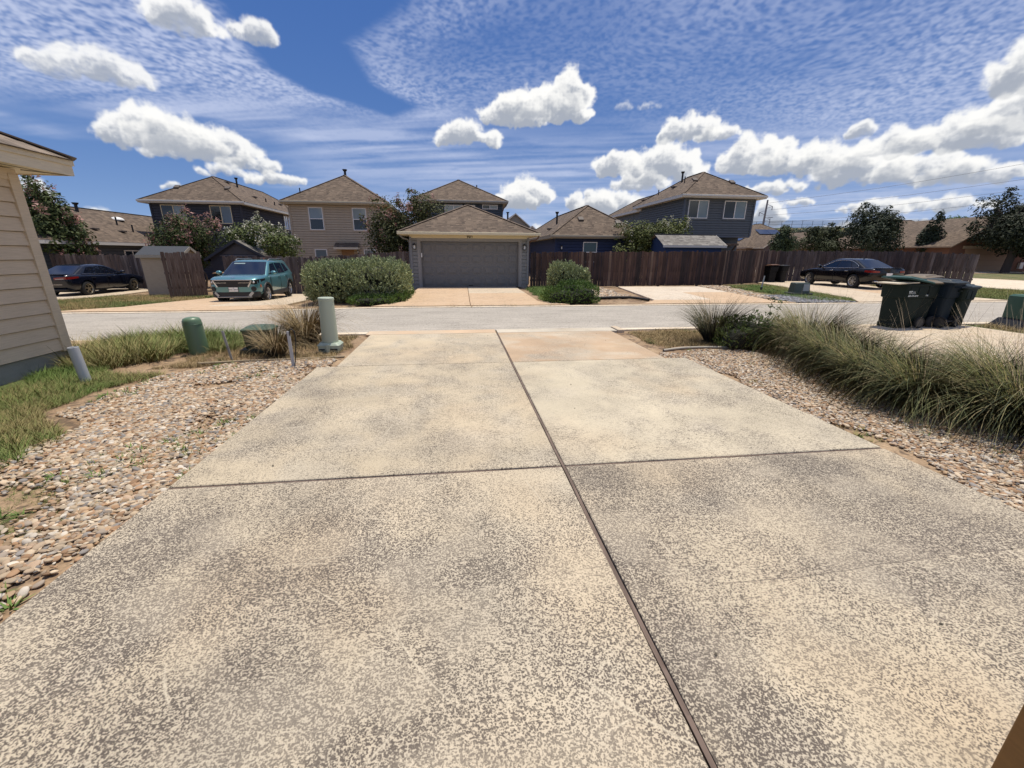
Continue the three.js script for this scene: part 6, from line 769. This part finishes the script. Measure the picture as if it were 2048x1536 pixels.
// the leafy sapling between the grasses
{
  const R = rng(71), t = thing('leafy_sapling', 'small leafy green sapling growing between the grass clumps', 'sapling', [5.5, -0.05, -6.85]), stems = [], lobes = [];
  for (const [dx, dz, h] of [[0.02, 0, 1.05], [-0.32, 0.1, 0.72], [0.3, -0.1, 0.85], [-0.15, -0.2, 0.55], [0.18, 0.15, 0.5], [-0.5, 0, 0.42], [0.5, 0.1, 0.6]]) { stems.push(limb([[0, 0, 0], [dx * 0.4, h * 0.5, dz * 0.4], [dx, h, dz]], 0.007, 0.002, 8, 5)); for (let k = 2; k < 9; k++) { const s = k / 8; lobes.push({ c: [dx * s * s, h * s, dz * s], r: [0.075, 0.045, 0.075] }); } }
  for (let k = 0; k < 9; k++) lobes.push({ c: [(R() - 0.5) * 0.9, 0.1 + 0.35 * R(), (R() - 0.5) * 0.6], r: [0.16, 0.12, 0.16] });
  part('stem', merge(stems), mat(0.16, 0.12, 0.07, 0.9), t); part('crown', leafMesh(R, lobes, 1500, 0.045, green([0.05, 0.10, 0.02], [0.12, 0.17, 0.04]), { shell: 0.8, aspect: 0.5 }), M.leaf, t);
}

// ---------- pebbles, grass, weeds: uncountable ----------
const inPoly = (P, x, z) => { let c = false; for (let i = 0, j = P.length - 1; i < P.length; j = i++) if ((P[i][1] > z) !== (P[j][1] > z) && x < (P[j][0] - P[i][0]) * (z - P[i][1]) / (P[j][1] - P[i][1]) + P[i][0]) c = !c; return c; };
const box2 = (P) => [Math.min(...P.map((p) => p[0])), Math.max(...P.map((p) => p[0])), Math.min(...P.map((p) => p[1])), Math.max(...P.map((p) => p[1]))];
const PEB = [[0.52, 0.40, 0.265], [0.58, 0.48, 0.35], [0.42, 0.29, 0.17], [0.32, 0.19, 0.10], [0.60, 0.53, 0.43], [0.32, 0.26, 0.20], [0.40, 0.245, 0.135], [0.48, 0.36, 0.24], [0.26, 0.235, 0.21], [0.46, 0.33, 0.22], [0.56, 0.44, 0.30]];
const pebGeo = (() => { const g = new THREE.IcosahedronGeometry(1, 2), p = g.attributes.position, d = V(); for (let i = 0; i < p.count; i++) { d.fromBufferAttribute(p, i); const k = 0.86 + 0.28 * vn(d.x * 1.4 + 4, d.y * 1.4 + d.z * 1.1 + 7); p.setXYZ(i, d.x * k, d.y * k, d.z * k); } const q = toCreasedNormals(g, 3.2); q.deleteAttribute('uv'); return q; })();
function pebbles(name, label, P, n, dens, seed, lo, hi, lift = 0) {
  const R = rng(seed), [x0, x1, z0, z1] = box2(P), list = [];
  for (let i = 0, guard = 0; i < n && guard < n * 12; guard++) { const x = lerp(x0, x1, R()), z = lerp(z0, z1, R()); if (!inPoly(P, x + (vn(x * 2.1, z * 2.1) - 0.5) * 0.5, z + (vn(x * 2.1 + 9, z * 2.1) - 0.5) * 0.5) || R() > dens(x, z)) continue; list.push([x, z]); i++; }
  const m = new THREE.InstancedMesh(pebGeo, M.pebble, list.length), q = new THREE.Quaternion(), e = new THREE.Euler(), mm = new THREE.Matrix4(), c = new THREE.Color();
  list.forEach(([x, z], i) => { const s = lerp(lo, hi, R() ** 2.2), a = 0.75 + 0.6 * R(), f = 0.38 + 0.3 * R(); e.set((R() - 0.5) * 0.9, R() * 6.283, (R() - 0.5) * 0.9); q.setFromEuler(e); mm.compose(V(x, gy(x, z) - 0.045 + lift + s * f * 0.5 + 0.012 * R(), z), q, V(s * a * 1.15, s * f, s)); m.setMatrixAt(i, mm); const k = PEB[(R() * PEB.length) | 0], b = 0.6 + 0.5 * R(); m.setColorAt(i, c.setRGB(k[0] * b, k[1] * b, k[2] * b)); });
  m.name = numbered(name); lit(m); scene.add(m); return tag(m, label, 'gravel', undefined, 'stuff');
}
const bedL = [[-2.13, 1.2], [-2.12, -6.22], [-1.84, -6.3], [-1.84, -6.9], [-3.75, -6.72], [-4.05, -6.1], [-4.4, -5.6], [-4.3, -4.9], [-3.75, -4.2], [-3.65, -3.4], [-3.5, -2.6], [-3.7, -1.5], [-3.8, 1.2]];
const bareL = (x, z) => { const d = Math.hypot((x + 3.15) / 0.55, (z + 2.75) / 0.6), p = fbm(x * 1.6 + 4, z * 1.6, 3); return clamp(ss(0.35, 1.25, d)) * clamp(0.25 + (p - 0.28) * 4) * lerp(0.5, 1, ss(-1.6, -3.8, z)) * lerp(0.35, 1, clamp(ss(-3.7, -2.9, x) + ss(-3.4, -4.4, z))); };
pebbles('pebble_bed', 'tan and cream river pebbles left of the drive', bedL, 44000, (x, z) => bareL(x, z), 81, 0.008, 0.024);
const bedR = [[3.67, 1.2], [3.67, -6.2], [3.35, -6.3], [3.4, -6.85], [5.1, -6.92], [5.6, -6.2], [5.6, -4], [5.7, -2], [6.5, 1.2]];
pebbles('pebble_bed', 'tan and brown river pebbles right of the drive', bedR, 46000, (x, z) => clamp(0.5 + (fbm(x * 1.3, z * 1.3 + 8, 3) - 0.3) * 3), 83, 0.008, 0.021);
pebbles('pebble_bed', 'small pale gravel beside the clipped bush across the street', [[5.0, -15.7], [6.7, -15.7], [7.3, -20.9], [5.2, -20.9]], 5200, () => 0.9, 85, 0.02, 0.05, 0.02);
pebbles('pebble_bed', 'strip of pale gravel between right pad and far lawn', [[11.7, -15.4], [12.5, -15.0], [14.4, -21.9], [12.9, -21.7]], 3800, () => 0.9, 87, 0.02, 0.05, 0.02);
{ const m = pebbles('crushed_stone', 'dark grey crushed stone in front of the far lawn box', [[11.9, -13.7], [14.3, -13.7], [14.6, -15.9], [12.6, -16.6]], 4200, () => 0.9, 89, 0.02, 0.05, 0.02), c = new THREE.Color(), R = rng(4); for (let i = 0; i < m.count; i++) { const k = 0.07 + 0.2 * R(); m.setColorAt(i, c.setRGB(k, k, k * 1.06)); } }
{ const m = pebbles('leaf_litter', 'scattered tiny leaf bits and grit on the drive', [[-2, -0.5], [3.5, -0.5], [3.2, -8.6], [-1.7, -8.6]], 70, () => 1, 91, 0.003, 0.008, 0.042), c = new THREE.Color(), R = rng(6); m.userData.category = 'litter'; for (let i = 0; i < m.count; i++) { const k = 0.03 + 0.06 * R(); m.setColorAt(i, c.setRGB(k * 1.2, k, k * 0.7)); } }
function tuftGeo(seed, n, spread, bend, w = 0.05) { const R = rng(seed), pos = [], nor = [], idx = []; for (let i = 0; i < n; i++) { const a = R() * 6.283, r = Math.sqrt(R()) * 0.35, L = 0.55 + 0.6 * R(), ti = spread * (0.2 + R()), be = bend * R(), tw = R() * 3.1, S = 3; let px = Math.cos(a) * r, pz = Math.sin(a) * r, py = 0, th = ti, o = pos.length / 3; for (let k = 0; k <= S; k++) { const hw = w * (1 - k / S * 0.9), wx = Math.cos(a + tw) * hw, wz = Math.sin(a + tw) * hw; pos.push(px - wx, py, pz - wz, px + wx, py, pz + wz); for (let v = 0; v < 2; v++) nor.push(Math.cos(a) * 0.35, 0.85, Math.sin(a) * 0.35); if (k < S) { px += Math.cos(a) * Math.sin(th) * L / S; pz += Math.sin(a) * Math.sin(th) * L / S; py += Math.cos(th) * L / S; th += be; idx.push(o, o + 1, o + 3, o, o + 3, o + 2); o += 2; } } } const g = new THREE.BufferGeometry(); g.setAttribute('position', new THREE.Float32BufferAttribute(pos, 3)); g.setAttribute('normal', new THREE.Float32BufferAttribute(nor, 3)); g.setIndex(idx); return g; }
const tuftA = tuftGeo(1, 16, 0.7, 0.42, 0.014), tuftB = tuftGeo(2, 16, 0.8, 0.6, 0.022), weedG = tuftGeo(3, 18, 1.3, 0.25, 0.09);
function grass(name, label, P, n, geo, size, cols, seed, dens = () => 1, flatness = 1) {
  const R = rng(seed), [x0, x1, z0, z1] = box2(P), list = []; for (let i = 0, guard = 0; i < n && guard < n * 14; guard++) { const x = lerp(x0, x1, R()), z = lerp(z0, z1, R()); if (!inPoly(P, x + (vn(x * 1.7, z * 1.7) - 0.5) * 0.5, z + (vn(x * 1.7 + 5, z * 1.7) - 0.5) * 0.5) || R() > dens(x, z)) continue; list.push([x, z]); i++; }
  const m = new THREE.InstancedMesh(geo, M.tuft, list.length), q = new THREE.Quaternion(), e = new THREE.Euler(), mm = new THREE.Matrix4(), c = new THREE.Color();
  list.forEach(([x, z], i) => { const s = (typeof size === 'function' ? size(x, z) : size) * (0.6 + 0.8 * R()); e.set((R() - 0.5) * 0.3, R() * 6.283, (R() - 0.5) * 0.3); mm.compose(V(x, gy(x, z) - 0.045, z), q.setFromEuler(e), V(s, s * flatness, s)); m.setMatrixAt(i, mm); const t = clamp(fbm(x * 0.9 + seed, z * 0.9, 3) * 1.9 - 0.45 + (R() - 0.5) * 0.7), k = cols[Math.min(cols.length - 1, (t * cols.length) | 0)], b = 0.7 + 0.6 * R(); m.setColorAt(i, c.setRGB(k[0] * b, k[1] * b, k[2] * b)); });
  m.name = numbered(name); lit(m); scene.add(m); return tag(m, label, 'grass', undefined, 'stuff');
}
const GR = [[0.07, 0.13, 0.025], [0.10, 0.16, 0.035], [0.13, 0.17, 0.045]], MIXL = [[0.085, 0.15, 0.028], [0.105, 0.17, 0.034], [0.135, 0.185, 0.045], [0.16, 0.185, 0.055], [0.24, 0.205, 0.085]], MIXG = [[0.07, 0.12, 0.025], [0.11, 0.145, 0.035], [0.22, 0.18, 0.075], [0.30, 0.22, 0.11]], DRY = [[0.10, 0.11, 0.035], [0.25, 0.18, 0.085], [0.33, 0.245, 0.13], [0.20, 0.15, 0.07]];
grass('lawn_grass', 'green and straw lawn in front of the beige house wall', [[-9, 0.5], [-3.7, 0.5], [-3.55, -2.4], [-3.7, -3.9], [-4.4, -4.9], [-4.6, -5.6], [-4.15, -6.2], [-5.8, -7.0], [-5.95, -0.5]], 15000, tuftB, (x, z) => 0.07 + 0.05 * vn(x * 2, z * 2), MIXL, 101, (x) => clamp(1.1 - ss(-4.6, -3.7, x) * 0.6));
grass('tall_grass', 'tall bright green grass around the green pedestal', [[-6.0, -7.05], [-5.6, -6.7], [-4.9, -7.0], [-4.75, -7.75], [-3.8, -7.9], [-3.3, -8.8], [-4.5, -8.95], [-6.4, -8.8], [-6.6, -8.0]], 2300, tuftA, (x, z) => 0.13 + 0.19 * ss(-3.4, -4.8, x) * (0.5 + 0.7 * vn(x * 1.5, z * 1.5)), [[0.085, 0.13, 0.03], [0.12, 0.165, 0.042], [0.17, 0.19, 0.06], [0.25, 0.215, 0.09]], 103);
grass('verge_grass', 'patchy dry grass around the pedestals by the drive', [[-4.4, -6.6], [-1.95, -6.85], [-2.0, -8.85], [-3.6, -8.9], [-4.6, -7.6]], 2600, tuftB, 0.075, DRY, 105, (x, z) => clamp(fbm(x * 2, z * 2, 2) * 1.5 - 0.1));
grass('verge_grass', 'patchy brown grass right of the drive at the street', [[3.6, -7.0], [5.2, -7.1], [6.5, -8.2], [6.5, -8.9], [3.55, -8.9]], 3000, tuftB, 0.07, DRY, 107, (x, z) => clamp(fbm(x * 2, z * 2, 2) * 1.5 - 0.05));
grass('verge_grass', 'brown and green grass strip beyond the wheelie bins', [[12.4, -6], [24, -6], [24, -8.85], [12.4, -8.85]], 4200, tuftB, 0.12, DRY, 108);
grass('lawn_grass', 'dry lawn between the SUV pad and the left sedan', [[-16.0, -13.65], [-11.6, -13.65], [-11.0, -15.5], [-11.2, -22], [-16.0, -22]], 9000, tuftB, 0.13, [[0.08, 0.12, 0.028], [0.15, 0.15, 0.045], [0.25, 0.185, 0.08], [0.31, 0.22, 0.105]], 109);
grass('lawn_grass', 'bright green lawn strip beside the garage drive', [[3.05, -14.6], [4.6, -14.3], [5.2, -21.2], [3.4, -21.3]], 3800, tuftB, 0.13, GR, 111);
grass('lawn_grass', 'green lawn strip along the black sedan driveway', [[13.2, -14.6], [14.4, -13.7], [15.3, -15], [17.5, -22.6], [14.6, -21.8]], 6500, tuftB, 0.13, [...GR, [0.2, 0.17, 0.07]], 113);
grass('lawn_grass', 'green corner lawn right of the black sedan driveway', [[21.2, -13.7], [27.7, -13.7], [28, -21.5], [23.5, -22]], 6500, tuftB, 0.14, [[0.10, 0.14, 0.035], [0.14, 0.155, 0.045], [0.2, 0.175, 0.065]], 115);
grass('dry_tufts', 'dry tufts and matted stems in the near left pebbles', [[-3.9, 0], [-2.15, 0], [-2.15, -3.9], [-3.9, -4.2]], 1700, tuftB, 0.05, [[0.12, 0.15, 0.04], [0.2, 0.17, 0.07], [0.3, 0.22, 0.11]], 116, (x, z) => ss(0.45, 0.62, fbm(x * 1.5 + 12, z * 1.5 + 3, 3)), 0.6);
grass('gravel_weed', 'small green weeds scattered through the left pebbles', bedL, 330, weedG, 0.07, GR, 117, (x, z) => ss(0.52, 0.7, fbm(x * 1.7 + 30, z * 1.7, 3)), 0.7);
grass('gravel_weed', 'few small weeds among the right pebbles', bedR, 120, weedG, 0.06, MIXG, 119, (x, z) => ss(0.55, 0.72, fbm(x * 1.9 + 11, z * 1.9, 3)), 0.7);
grass('joint_weed', 'fine weeds growing in front of the garage drive', [[-2.0, -13.4], [3.2, -13.4], [3.2, -13.66], [-2.0, -13.66]], 60, tuftB, 0.1, MIXG, 121);
renderer.render(scene, camera);
